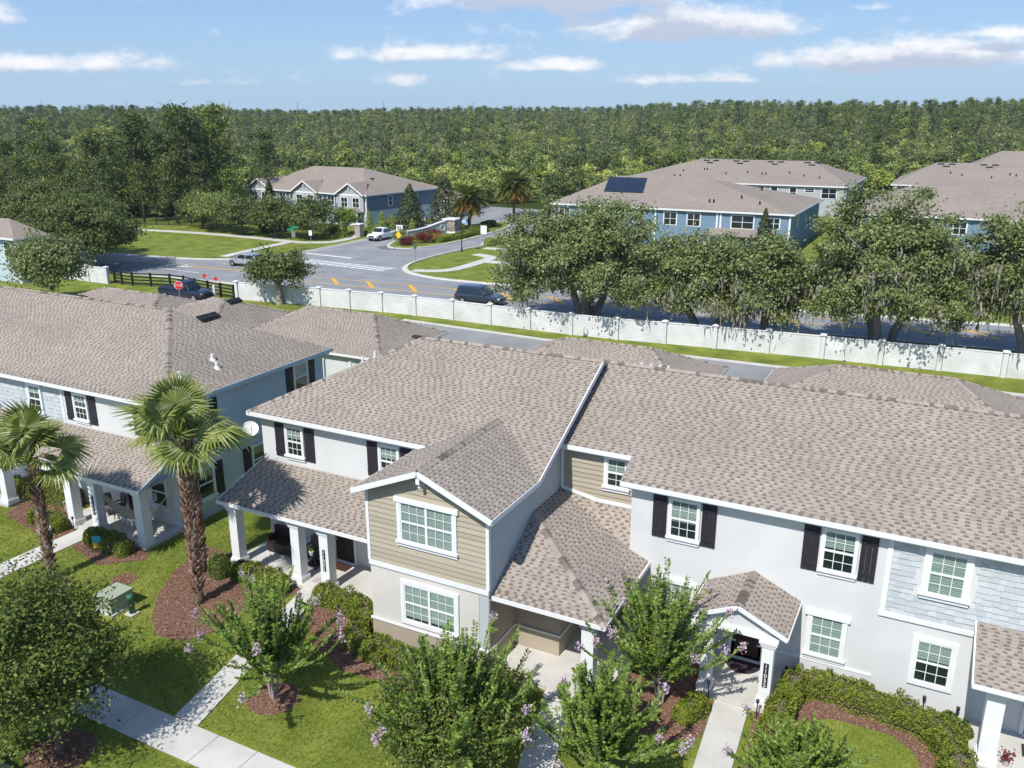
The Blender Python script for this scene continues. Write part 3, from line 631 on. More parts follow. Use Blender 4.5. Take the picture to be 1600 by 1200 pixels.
# pediment of the small porch
mb = MB(); mb.prism([(px - 1.2, 24.3, 2.69), (px + 1.2, 24.3, 2.69), (px + 1.2, 24.3, 2.86), (px, 24.3, 3.42), (px - 1.2, 24.3, 2.86)], (0, .1, 0)); mb.box(px - 1.3, px + 1.3, 24.2, 24.62, 2.52, 2.69, 1); mb.box(px - 1.25, px - .95, 24.63, Yf - .01, 2.52, 2.72, 1); mb.box(px + .95, px + 1.25, 24.63, Yf - .01, 2.52, 2.72, 1); mb.box(px - .9, px + .9, 24.63, Yf - .01, 2.66, 2.7, 1)
mb.build('pediment', [M['stucco_white'], M['trim']], b, O)
mb = MB(); mb.box(gx - .07, gx + .07, gy0 + .01, Yb - .03, 6.66, 6.9); mb.box(gx - .05, gx + .05, gy0 + .1, Yb - .03, 6.5, 6.66); mb.build('gable_bracket', [M['trim']], b, O)
nF = (0, -G, 1)
roof_vent(b, O, (-20.4, 31.3, zl_(2 * YR - 31.3)), 1.1, .45, (0, G, 1), (1, 0, 0)); roof_vent(b, O, (-13.1, 31.4, zl_(2 * YR - 31.4)), 1.4, .4, (0, G, 1), (1, 0, 0))
for x in (-10.55, -10.15, -9.8, -9.45): stack_vent(b, O, (x, 31.9, zr_(2 * YRr - 31.9) + .05), .05, .16)
for (x, y) in ((-22.9, 29.9), (-22.5, 30.3), (-22.1, 30.7)): stack_vent(b, O, (x - .6, y, 6.26 + G * (x - .6 + 25.4)), .06, .3)
mb = MB(); mb.tube([(-11.15, 23.68, 2.25), (-11.15, 23.5, 2.2), (-11.15, 23.5, 2.05)], [.05, .06, .09], 8); mb.build('porch_lamp', [M['metal']], b, O)
mb = MB(); mb.box(-10.6, -10.43, 23.62, 23.685, 1.9, 2.12); mb.build('meter_box', [M['black']], b, O)
for x in (-5.75, -19.95):
    mb = MB(); y = Yf if x > -10 else YL; mb.box(x - .06, x + .06, y - .14, y - .01, 1.95, 2.22); mb.build('porch_lamp', [M['black']], b, O)

# ------------------------------------------------------------------ left townhouse
O2 = (-29.6, 24.9, 0)
b2 = thing('townhouse', 'pale blue townhouse at the left with porch columns, hammock and grey shingle hip roof', 'townhouse', O2)
G2 = .475
def z2(y): return 6.08 + G2 * (y - 24.5)
mb = MB(); mb.box(-75, -29.6, 24.9, 35.3, 0, 5.95); mb.build('wall', [M['stucco_blue']], b2, O2)
mb = MB(); mb.box(-36.6, -29.602, 24.87, 24.91, 3.0, 5.95); mb.box(-75, -29.602, 24.88, 24.91, 0, 2.99); mb.build('front_wall', [M['stucco_white']], b2, O2)
mb = MB(); mb.box(-29.6, -29.54, 24.9, 35.3, 2.95, 3.1); mb.box(-36.75, -36.6, 24.84, 24.9, 2.9, 5.9); mb.box(-75, -36.6, 24.84, 24.9, 2.85, 3.0); mb.build('belt', [M['trim']], b2, O2)
rng = random.Random(5); rest = MB(); cnt = 0
for i in range(14):
    z = 3.0 + i * .2; x = -36.76
    while x > -44:
        wd = rng.uniform(.18, .34); x0 = x - wd
        if not (x0 < -38.0 + .0 and x > -39.4 and 4.2 < z + .1 < 5.75):
            q = MB(); e = rng.uniform(0, .012); dz = rng.choice((0, -.012, .012))
            q.faces([(x0 + .003, 24.896, z + dz), (x - .003, 24.896, z + dz), (x - .003, 24.88 - e, z + dz), (x0 + .003, 24.88 - e, z + dz), (x0 + .003, 24.894, z + .205), (x - .003, 24.894, z + .205)], [(0, 1, 2, 3), (3, 2, 5, 4), (0, 3, 4), (1, 5, 2)])
            if cnt < 290: q.build('shake', [M['shake_blue']], b2, O2); cnt += 1
            else: base = len(rest.v); rest.v += q.v; rest.f += [tuple(base + k for k in f) for f in q.f]; rest.m += q.m
        x = x0
if rest.f: rest.build('shake_field', [M['shake_blue']], b2, O2, kind='stuff')
window(b2, O2, wY(24.88), -39.05, -38.25, 4.3, 5.6, casing=.13, blind=.3, grid=2); window(b2, O2, wY(24.88), -42.6, -41.7, 4.3, 5.6, casing=.13, blind=.3)
window(b2, O2, wY(24.87), -35.75, -34.95, 4.42, 5.62, casing=.09, shut=True, blind=.3)
window(b2, O2, wY(24.87), -31.2, -30.4, 4.42, 5.62, casing=.09, shut=True, blind=.3)
wX = ('+x', -29.6)
window(b2, O2, wX, 33.0, 33.95, 4.35, 5.7, casing=.09, shut=True, blind=.5, grid=1); window(b2, O2, wX, 26.0, 26.95, 1.0, 2.4, casing=.09, shut=True, blind=.3, grid=1)
window(b2, O2, wX, 26.1, 27.0, 4.2, 5.5, casing=.09, shut=True, blind=.3, grid=1); window(b2, O2, wX, 29.6, 30.5, 1.0, 2.4, casing=.09, shut=True, blind=.3, grid=1)
window(b2, O2, wY(24.88), -31.3, -30.35, 1.0, 2.35, casing=.12, blind=.2, grid=1); door(b2, O2, wY(24.88), -32.95, -31.95, .17, 2.25)
mb = MB(); mb.box(-35.2, -29.45, 22.75, 24.89, 0, .15); mb.build('porch_floor', [M['concrete']], b2, O2)
mb = MB(); mb.box(-43, -38.9, 22.75, 24.89, 0, .15); mb.build('porch_floor', [M['concrete']], b2, O2)
column(b2, O2, -34.3, 23.02, .15, 2.75, s=.45); column(b2, O2, -32.65, 23.02, .15, 2.75, s=.42, plate=('11047', 1.0, .9, .12)); column(b2, O2, -29.75, 23.02, .15, 2.75, s=.45)
column(b2, O2, -39.1, 23.02, .15, 2.75, s=.45)
mb = MB(); mb.box(-35, -29.5, 22.82, 23.22, 2.75, 2.9); mb.box(-29.9, -29.5, 23.22, 24.88, 2.75, 3.0); mb.box(-43, -38.9, 22.82, 23.22, 2.75, 2.9); mb.build('porch_beam', [M['stucco_blue']], b2, O2)
mb = MB(); mb.prism([(-29.55, 22.6, 2.92), (-29.55, 24.88, 2.92), (-29.55, 24.88, 3.98)], (.06, 0, 0)); mb.build('porch_gable', [M['stucco_blue']], b2, O2)
d2 = 5.6; hp = (-29.2 - d2, 24.5 + d2, z2(24.5 + d2)); ye = 35.7
A_f = [(-75, 24.5, 6.08), (-29.2, 24.5, 6.08), hp, (-75, hp[1], hp[2])]; A_h = [(-29.2, 24.5, 6.08), (-29.2, ye, 6.08), hp]; A_b = [(-29.2, ye, 6.08), (-75, ye, 6.08), (-75, hp[1], hp[2]), hp]
A_fs = [(-46, 24.5, 6.08), (-29.2, 24.5, 6.08), hp, (-50, hp[1], hp[2])]
roof(b2, O2, [A_f, A_h, A_b], 7, hips=[((-29.2, 24.5, 6.08), hp), (hp, (-52, hp[1], hp[2]))], want=200, shingled=[A_fs, A_h], thick=.12)
P_f = [(-34.75, 22.45, 3.0), (-29.1, 22.45, 3.0), (-29.5, 24.86, 4.05), (-37.2, 24.86, 4.05), (-37.0, 24.6, 3.93)]
P_f = [(-36.2, 22.45, 3.0), (-29.1, 22.45, 3.0), (-29.1, 24.86, 4.05), (-37.25, 24.86, 4.05)]
roof(b2, O2, [P_f], 8, want=60, thick=.09)
P_g = [(-46, 22.45, 3.0), (-38.7, 22.45, 3.0), (-38.7, 24.86, 4.05), (-46, 24.86, 4.05)]
roof(b2, O2, [P_g], 9, thick=.09)
fascia(b2, O2, [((-75, 24.48, 6.08), (-29.18, 24.48, 6.08)), ((-36.3, 22.43, 3.0), (-29.08, 22.43, 3.0)), ((-46, 22.43, 3.0), (-38.68, 22.43, 3.0)), ((-38.68, 22.45, 3.0), (-38.68, 24.86, 4.05))], h=.17)
fascia(b2, O2, [((-29.18, 24.5, 6.08), (-29.18, ye + .02, 6.08)), ((-29.08, 22.45, 3.0), (-29.08, 24.86, 4.05))], h=.17, mat='stucco_blue', name='gutter')
mb = MB(); mb.box(-75, -29.25, 24.53, 24.86, 5.86, 5.89); mb.box(-29.59, -29.22, 24.53, 35.6, 5.86, 5.89); mb.box(-36, -29.15, 22.5, 24.85, 2.91, 2.93); mb.build('soffit', [M['trim']], b2, O2)
mb = MB(); mb.tube([(-29.3, 35.6, 5.9), (-29.45, 35.4, 5.6), (-29.5, 35.35, 5.4), (-29.5, 35.35, .2)], .045, 6); mb.build('downpipe', [M['trim']], b2, O2)
nh = (G2, 0, 1); fx = lambda x: 6.08 + G2 * (-29.2 - x)
roof_vent(b2, O2, (-33.55, 31.4, fx(-33.55)), 1.25, .5, nh, (0, 1, 0))
for (x, y) in ((-30.9, 28.9), (-30.35, 28.6), (-30.5, 26.5)): stack_vent(b2, O2, (x, y, fx(x)), .085, .28)
roof_vent(b2, O2, (-42.5, hp[1] + .5, hp[2] - .2), 1.6, .4, (0, G2, 1), (1, 0, 0))
# dish
t = thing('satellite_dish', 'white satellite dish on the side wall between the two front townhouses', 'dish', (-29.6, 28.9, 3.25)); mb = MB(); n = 16; rings = []
ax = Vector((.75, -.55, .5)).normalized(); s = ax.cross(Vector((0, 0, 1))).normalized(); u = s.cross(ax); c = Vector((.75, -.1, .5))
for i in range(5):
    r = .37 * i / 4
    rings.append([c + ax * (.55 * r * r) + (s * math.cos(2 * math.pi * k / n) * 1.15 + u * math.sin(2 * math.pi * k / n)) * r for k in range(n)])
for i in range(4):
    for k in range(n): mb.faces([rings[i][k], rings[i][(k + 1) % n], rings[i + 1][(k + 1) % n], rings[i + 1][k]], [(0, 1, 2, 3)])
mb.build('reflector', [M['sign_white']], t, smooth=True)
mb = MB(); mb.tube([(0, 0, 0), (.45, -.05, .05), c], .03, 6); mb.tube([c - u * .4, c + ax * .55 - u * .15, c + ax * .6], .018, 6); mb.box(-.02, .04, -.12, .12, -.12, .12); mb.build('arm', [M['metal']], t)

# ------------------------------------------------------------------ garages along the alley
def garage(label, x0, x1, y0, y1, r0, r1, seed, wall='stucco_white', ze=2.78, zr=4.62, vents=(), want=30, detail=True):
    org = ((x0 + x1) / 2, (y0 + y1) / 2, 0); g = thing('garage', label, 'garage', org, group='garages behind the townhouses')
    e = .35; mb = MB(); mb.box(x0 + e, x1 - e, y0 + e, y1 - e, 0, ze - .1); mb.build('wall', [M[wall]], g, org)
    ym = (y0 + y1) / 2; a, c, d, f = (x0, y0, ze), (x1, y0, ze), (x1, y1, ze), (x0, y1, ze); p, q = (r0, ym, zr), (r1, ym, zr)
    fs = [[a, c, q, p], [c, d, q], [d, f, p, q], [f, a, p]]
    roof(g, org, fs, seed, hips=[(a, p), (c, q), (d, q), (f, p), (p, q)], want=want)
    fascia(g, org, [((x0, y0 - .02, ze), (x1, y0 - .02, ze)), ((x1 + .02, y0, ze), (x1 + .02, y1, ze)), ((x0, y1 + .02, ze), (x1, y1 + .02, ze)), ((x0 - .02, y0, ze), (x0 - .02, y1, ze))], h=.16)
    for (vx, vy, L) in vents:
        if vx > r1: n = (zr - ze, 0, x1 - r1); z = ze + (x1 - vx) * (zr - ze) / (x1 - r1); roof_vent(g, org, (vx, vy, z), L, .5, n, (0, 1, 0))
    return g
garage('long hip roofed garage in front of the black rail fence', -67.5, -51.8, 41.5, 52.6, -61.6, -55.2, 21)
garage('garage with a black ridge vent beside the blue pickup', -56.5, -46.6, 43.0, 53.0, -50.6, -49.4, 22, wall='stucco_blue', vents=((-49.0, 48.6, 1.3),))
garage('wide garage between the left house and the tan block', -45.6, -32.6, 44.6, 53.2, -42.0, -36.0, 23)
garage('garage roof behind the ridge of the tan block', -25.0, -11.9, 44.6, 53.2, -21.2, -15.6, 24)
garage('rightmost garage roof behind the long front roof', -9.2, 4.6, 46.2, 54.2, -4.9, .9, 25)

# ------------------------------------------------------------------ ground, roads and paths
def hill(x, y):
    # the woods stand on gently rising ground
    r = math.hypot(x, y); a = math.degrees(math.atan2(x, y))
    s = min(1, max(0, (r - 260) / 380)); s = s * s * (3 - 2 * s)
    return s * (5.2 + 5.5 / (1 + math.exp(-(a + 15) / 5.0)) + .8 * math.sin(a * .35) + 1.0 * math.sin(x * .013 + y * .007)) + max(0, r - 700) * .0045
def polar_ground():
    rs = [0, 30, 60, 90, 120, 150, 175] + list(range(200, 700, 25)) + [700, 800, 950, 1150, 1400, 1800, 2400, 3200, 4200]; n = 96; V = [(0, 0, 0)]; Q = []
    for r in rs[1:]:
        for k in range(n):
            a = 2 * math.pi * k / n; x, y = r * math.sin(a), r * math.cos(a); V.append((x, y, hill(x, y)))
    T = []
    for k in range(n): T.append((0, 1 + k, 1 + (k + 1) % n))
    for i in range(len(rs) - 2):
        for k in range(n):
            p = 1 + i * n; Q.append((p + k, p + n + k, p + n + (k + 1) % n, p + (k + 1) % n))
    me = bpy.data.meshes.new('ground'); me.from_pydata(V, [], T + Q); me.materials.append(M['grass']); me.materials.append(M['floor'])
    for p in me.polygons:
        c = p.center; p.material_index = 1 if math.hypot(c.x, c.y) > 180 else 0
        p.use_smooth = True
    me.update(); link('ground', me, kind='structure')
polar_ground()
def sheet(name, pts, z, mat, kind='structure', thick=0, parent=None):
    mb = MB(); P = [(x, y, z) for x, y in pts]
    if thick: mb.prism([(x, y, z - thick) for x, y in pts], (0, 0, thick))
    else:
        a = sum(pts[i][0] * pts[(i + 1) % len(pts)][1] - pts[(i + 1) % len(pts)][0] * pts[i][1] for i in range(len(pts)))
        mb.poly(P if a > 0 else P[::-1])
    o = mb.build(name, [M[mat]], parent)
    if kind: o['kind'] = kind
    return o
def smooth(pts, n=4):
    P = [np.array(p, float) for p in pts]; out = []
    for i in range(len(P) - 1):
        p0, p1, p2, p3 = P[max(i - 1, 0)], P[i], P[i + 1], P[min(i + 2, len(P) - 1)]
        for k in range(n):
            t = k / n; out.append(tuple(.5 * ((2 * p1) + (-p0 + p2) * t + (2 * p0 - 5 * p1 + 4 * p2 - p3) * t * t + (-p0 + 3 * p1 - 3 * p2 + p3) * t ** 3)))
    return out + [tuple(P[-1])]
def offset(pts, d):
    out = []
    for i, p in enumerate(pts):
        a = Vector(pts[max(i - 1, 0)]); c = Vector(pts[min(i + 1, len(pts) - 1)]); t = (c - a).normalized(); out.append((p[0] - t.y * d, p[1] + t.x * d))
    return out
def strip(name, line, d0, d1, z, mat, kind='structure', thick=0, parent=None):
    """band along a line between the offsets d0 and d1"""
    A, B = offset(line, d0), offset(line, d1); mb = MB()
    for i in range(len(line) - 1):
        q = [(*A[i], z), (*A[i + 1], z), (*B[i + 1], z), (*B[i], z)]
        mb.poly(q if d1 > d0 else q[::-1])
        if thick:
            for l, s in ((A, 1), (B, -1)):
                w = [(*l[i], z - thick), (*l[i + 1], z - thick), (*l[i + 1], z), (*l[i], z)]; mb.poly(w if s > 0 else w[::-1])
    o = mb.build(name, [M[mat]], parent)
    if kind: o['kind'] = kind
    return o
near = smooth([(-260, 30), (-190, 48), (-140, 60), (-110, 66.5), (-89, 70.3), (-72, 71.3), (-50, 72.4), (-25, 75.0), (-8, 77), (6, 78.2), (40, 82), (110, 92)])
farL = smooth([(-260, 43), (-190, 61), (-140, 72), (-115, 78.2), (-98, 80.8), (-90, 81.8), (-85.5, 83.6), (-82.2, 87), (-80.6, 91), (-80.2, 95), (-80.3, 105), (-81, 113.7), (-82.5, 126), (-84, 139), (-85, 147), (-90, 151), (-120, 156)])
farR = smooth([(110, 104), (40, 91.8), (6, 87.9), (-9, 86), (-25, 85.2), (-44, 84.4), (-52, 84.3), (-56.5, 85.4), (-59.2, 87.2), (-61, 89.8), (-62, 93), (-62.4, 98), (-62.1, 105), (-61.2, 112), (-61, 122), (-62.5, 134), (-66, 143), (-69, 146.5), (-62, 149), (-40, 151)])
road = sheet('road', near + farR + [(-40, 159), (-80, 160), (-120, 164)] + farL[::-1], .012, 'asphalt')
for l, s, e in ((near, 0, -.3), (farL, 0, .3), (farR, 0, -.3)):
    strip('curb', l, s, e, .13, 'curb', thick=.13, parent=road, kind=None)
strip('gutter_pan', farL, -.35, 0, .018, 'curb', parent=road, kind=None); strip('gutter_pan', farR, .35, 0, .018, 'curb', parent=road, kind=None); strip('gutter_pan', near, 0, .35, .018, 'curb', parent=road, kind=None)
# median island of the entrance
isl = smooth([(-71.0, 102.2), (-69.2, 102.7), (-68.0, 105.2), (-67, 109.7), (-66.7, 116), (-67.2, 124), (-68.6, 132), (-70.6, 136.5), (-72.6, 136.2), (-75.2, 131), (-76.2, 122), (-75.8, 112), (-74.4, 106.5), (-72.8, 103.2), (-71.0, 102.2)])
sheet('median_island', isl, .14, 'grass', thick=.13); strip('curb', isl, 0, -.35, .15, 'curb', thick=.15, parent=road, kind=None)
# road markings
yu = smooth([(-110, 75.2), (-95.4, 77.5), (-80.6, 78.2), (-65.9, 79), (-49.6, 80), (-30, 81.2), (-10.7, 83.2), (6, 84.6), (40, 88)])
ylow = smooth([(-67, 76.1), (-63.5, 76.2), (-47.5, 76.9), (-30, 78.6), (-10, 80.6), (6, 82), (40, 85.6)])
strip('yellow_line', yu, -.09, .09, .018, 'paint_yellow', parent=road, kind=None); strip('yellow_line', yu[:12], -.34, -.18, .018, 'paint_yellow', parent=road, kind=None)
strip('yellow_line', ylow, -.09, .09, .018, 'paint_yellow', parent=road, kind=None)
def lerp_y(l, x):
    for i in range(len(l) - 1):
        if l[i][0] <= x <= l[i + 1][0]: t = (x - l[i][0]) / (l[i + 1][0] - l[i][0]); return l[i][1] + t * (l[i + 1][1] - l[i][1])
for x in (-64, -59.3, -53.8, -48, -42.5, -37, -31.5, -26, -20.5, -15, -9.5, -4, 1.5, 7):
    ya = lerp_y(yu, x); xb = x + 2.9; yb = lerp_y(ylow, xb); sheet('yellow_hatch', [(x - .3, ya), (x + .3, ya), (xb + .3, yb), (xb - .3, yb)], .022, 'paint_yellow', None, parent=road)
sheet('white_line', [(-88.3, 75.1), (-80.4, 74.5), (-80.4, 74.68), (-88.3, 75.28)], .018, 'paint_white', None, parent=road)
sheet('turn_arrow', [(-88.5, 76.1), (-86.6, 77.6), (-86.9, 78.6), (-84.6, 77.6), (-85.9, 76.9), (-88.3, 75.9)], .018, 'paint_white', None, parent=road)
cw0, cw1 = Vector((-79.6, 89.0)), Vector((-61.3, 88.0)); ca = (cw1 - cw0).normalized(); cn = Vector((-ca.y, ca.x)); L = (cw1 - cw0).length
cwA = lambda t, o: tuple(cw0 + ca * t + cn * o)
for o in (-2.3, .0): sheet('crosswalk_line', [cwA(0, o), cwA(L, o), cwA(L, o + .2), cwA(0, o + .2)], .018, 'paint_white', None, parent=road)
for k in range(13): t = 1.0 + k * 1.3; sheet('crosswalk_bar', [cwA(t, -2.09), cwA(t + .58, -2.09), cwA(t + 1.51, -.01), cwA(t + .93, -.01)], .018, 'paint_white', None, parent=road)
sheet('stop_line', [(-79.4, 92.6), (-71.2, 91.9), (-71.2, 92.5), (-79.4, 93.2)], .018, 'paint_white', None, parent=road)
sheet('asphalt_patch', smooth([(-73.6, 104.5), (-74.2, 102.4), (-72.2, 100.6), (-69.6, 101.4), (-68.6, 103.2), (-69.4, 102.3), (-71.0, 101.75), (-72.6, 102.4), (-73.6, 104.5)]), .016, 'asphalt_patch', None, parent=road)
sheet('asphalt_patch', [(-58, 72.4), (-54.4, 72.6), (-54.5, 74.3), (-58.1, 74.1)], .016, 'asphalt_patch', None, parent=road)
for o_ in (.9, 2.6, 7.0, 8.7): strip('tyre_track', near[6:34], o_ + .5, o_ + .95, .0145, 'asphalt_track', parent=road, kind=None)
# pavements beyond the road
def slabs(name, line, w, z, n=1.6, thick=.1):
    """pavement band cut into slabs with open joints, every slab an object"""
    root = strip(name, line, -w / 2, w / 2, z - .03, 'curb', thick=.0)
    return root
def paved(name, line, w, z=.05): return strip(name, line, -w / 2, w / 2, z, 'concrete', thick=.06)
paved('pavement', smooth([(-126, 99.6), (-112, 101.6), (-100, 101.8), (-88.6, 100.9), (-85.5, 101.6), (-83.2, 103.6), (-83.4, 108), (-84.8, 113), (-86.5, 124), (-87.5, 140)]), 1.6)
paved('pavement', [(-88.9, 100.3), (-88.2, 92), (-87.2, 85.2)], 1.5, .054)
paved('pavement', smooth([(-58.6, 87.9), (-56.0, 88.8), (-54.6, 91), (-54.4, 96), (-54.8, 100.6), (-56.5, 102), (-58.2, 102.6)]), 1.6); paved('pavement', smooth([(-54.6, 97.8), (-40, 98.4), (-15, 100), (10, 102), (60, 107)]), 1.7, .054)
paved('pavement', smooth([(-59.9, 108.2), (-57.5, 108.5), (-55, 110), (-54, 116), (-54, 140)]), 1.5)
# alley and its kerb, the grass strip lies on the ground
alley = sheet('alley', [(-47, 53.5), (12, 53.9), (12, 65.0), (-16, 64.3), (-30, 63.9), (-44, 64.6), (-47.5, 64.2), (-50, 60)], .012, 'asphalt')
strip('curb', [(-44.5, 64.7), (-30, 63.95), (-16, 64.3), (12, 65.1)], 0, .25, .12, 'curb', thick=.12, parent=alley, kind=None)
sheet('alley', [(-76, 59.5), (-50, 57), (-47, 53.5), (-50, 60), (-66, 64.0), (-75, 64.2)], .016, 'asphalt')
sheet('driveway', [(-50, 53.1), (-12, 53.1), (-12, 58), (-50, 57.5)], .02, 'concrete')
# front pavements, each slab a piece
def slab_path(name, quads, z=.04):
    root = None; mb = MB()
    for q in quads: mb.poly([(x, y, .006) for x, y in q])
    root = mb.build(name, [M['mulch']], kind='structure')
    for q in quads:
        c = Vector((sum(p[0] for p in q) / 4, sum(p[1] for p in q) / 4)); P = []
        for p in q:
            d = (c - Vector(p)); P.append(tuple(Vector(p) + d.normalized() * .012))
        m = MB(); m.prism([(x, y, .008) for x, y in P], (0, 0, z - .008)); m.build('slab', [M['concrete']], root)
    return root
fx0 = -62
slab_path('front_pavement', [[(fx0 + i * 1.52, 14.2), (fx0 + (i + 1) * 1.52, 14.2), (fx0 + (i + 1) * 1.52, 15.47), (fx0 + i * 1.52, 15.47)] for i in range(50)])
def walk(name, l0, r0, l1, r1, n):
    A = lambda p, q, t: (p[0] + (q[0] - p[0]) * t, p[1] + (q[1] - p[1]) * t)
    slab_path(name, [[A(l0, l1, i / n), A(r0, r1, i / n), A(r0, r1, (i + 1) / n), A(l0, l1, (i + 1) / n)] for i in range(n)])
walk('garden_path', (-19.85, 15.49), (-18.85, 15.49), (-21.25, 22.94), (-20.4, 22.94), 6)
walk('garden_path', (-4.42, 15.49), (-3.42, 15.49), (-4.98, 24.03), (-3.9, 24.03), 7)
walk('garden_path', (-34.1, 15.49), (-32.9, 15.49), (-33.85, 22.74), (-32.75, 22.74), 6)
walk('garden_path', (-8.6, 15.49), (-7.5, 15.49), (-10.0, 21.55), (-9.0, 21.55), 5)
walk('garden_path', (3.3, 15.49), (4.4, 15.49), (3.3, 24.38), (4.4, 24.38), 7)
PATHS = [[(-62, 14.1), (12, 14.1), (12, 15.6), (-62, 15.6)], [(-19.95, 15.4), (-18.75, 15.4), (-20.3, 23), (-21.35, 23)], [(-4.55, 15.4), (-3.3, 15.4), (-3.8, 24.1), (-5.1, 24.1)],
         [(-34.2, 15.4), (-32.8, 15.4), (-32.65, 23), (-33.95, 23)], [(-8.7, 15.4), (-7.4, 15.4), (-8.9, 21.7), (-10.1, 21.7)], [(3.2, 15.4), (4.5, 15.4), (4.5, 24.4), (3.2, 24.4)],
         [(-76, 22.7), (-29.4, 22.7), (-29.4, 36), (-76, 36)], [(-25.4, 23.3), (-16.7, 23.3), (-16.7, 21.8), (-12, 21.8), (-12, 21.9), (-8.1, 21.9), (-8.1, 26.4), (14, 26.4), (14, 40), (-25.4, 40)]]
# mulch beds
def ring(x, y, r): return [(x + r * math.cos(2 * math.pi * k / 18) * (1 + .08 * math.sin(3 * k)), y + r * math.sin(2 * math.pi * k / 18)) for k in range(18)]
BEDS = [[(-27.4, 24.2), (-27.1, 22.2), (-26.2, 20.5), (-25.0, 19.1), (-23.9, 18.4), (-22.9, 18.5), (-22.3, 19.4), (-22.2, 20.8), (-21.8, 22.0), (-21.4, 22.9), (-21.3, 23.34), (-25.4, 23.34), (-25.6, 24.2)],
        [(-20.32, 23.34), (-20.0, 21.9), (-18.5, 20.6), (-16.7, 19.8), (-15.2, 19.9), (-12.4, 19.4), (-10.3, 19.8), (-10.15, 21.5), (-12.1, 21.8), (-16.8, 21.8), (-16.8, 23.34)],
        [(-3.72, 24.0), (-3.45, 21.2), (-2.9, 21.0), (-2.5, 22.6), (-2.3, 24.2), (-1.5, 24.8), (.2, 24.85), (.9, 24.3), (1.25, 23.2), (1.35, 19), (2.7, 19), (2.4, 26.45), (-3.25, 26.45)],
        [(-8.0, 22.0), (-8.0, 26.4), (-5.65, 26.4), (-5.62, 24.0), (-4.98, 23.9), (-4.9, 22.1), (-5.9, 21.4), (-8.9, 20.6), (-8.95, 21.9)],
        [(-39, 23.5), (-38.3, 22.2), (-34.0, 21.4), (-33.95, 22.72), (-35.3, 22.72), (-36, 24.8), (-38.8, 24.8)], [(-32.72, 22.72), (-32.7, 21.5), (-30.2, 20.9), (-28.8, 22.2), (-29.3, 22.72)],
        ring(-17.7, 17.6, .85), ring(-21.6, 12.8, 1.0), ring(-30.9, 19.3, .55), ring(-28.3, 20.6, .5)]
for P in BEDS: sheet('mulch_bed', P, .008, 'mulch')
def scatter(P, dens, rng):
    xs = [p[0] for p in P]; ys = [p[1] for p in P]; out = []
    for _ in range(int(dens * (max(xs) - min(xs)) * (max(ys) - min(ys)))):
        x, y = rng.uniform(min(xs), max(xs)), rng.uniform(min(ys), max(ys))
        if inside(x, y, P): out.append((x, y))
    return out
rr = random.Random(9); C = []
for P in BEDS: C += scatter(P, 420, rr)
C = np.array([(x, y, .02) for x, y in C]); C[:, 2] += RNG.uniform(0, .03, len(C))
V, Q = leaf_quads(C, RNG.uniform(.02, .06, (len(C), 1)), RNG.uniform(.008, .018, (len(C), 1)), up=1.4)
link('mulch_chips', np_mesh('mulch_chips', V, Q, [M['chip']]), kind='stuff')
# grass blades on the near lawns
def lawn():
    g = []; lim = [(-42, 11.5), (4, 11.5), (4, 25), (-42, 25)]
    n = 150000; xs = RNG.uniform(-42, 5, n); ys = RNG.uniform(11.5, 26.5, n); keep = np.ones(n, bool)
    def ins(P):
        c = np.zeros(n, bool)
        for i in range(len(P)):
            (x1, y1), (x2, y2) = P[i], P[(i + 1) % len(P)]
            if y1 == y2: continue
            c ^= ((y1 > ys) != (y2 > ys)) & (xs < (x2 - x1) * (ys - y1) / (y2 - y1) + x1)
        return c
    for P in PATHS + BEDS: keep &= ~ins(P)
    x, y = xs[keep], ys[keep]; n = len(x); V = np.zeros((n, 2, 3, 3))
    for k in range(2):
        a = RNG.uniform(0, 6.28, n); h = RNG.uniform(.035, .085, n); l = RNG.uniform(.0, .06, n); ox, oy = RNG.normal(0, .03, n), RNG.normal(0, .03, n); w = RNG.uniform(.006, .014, n)
        V[:, k, 0] = np.stack([x + ox - np.cos(a) * w, y + oy - np.sin(a) * w, np.zeros(n)], 1); V[:, k, 1] = np.stack([x + ox + np.cos(a) * w, y + oy + np.sin(a) * w, np.zeros(n)], 1)
        b = RNG.uniform(0, 6.28, n); V[:, k, 2] = np.stack([x + ox + np.cos(b) * l, y + oy + np.sin(b) * l, h], 1)
    V = V.reshape(-1, 3); link('grass', np_mesh('grass', V, np.arange(len(V)).reshape(-1, 3), [M['blade']]), kind='stuff')
lawn()

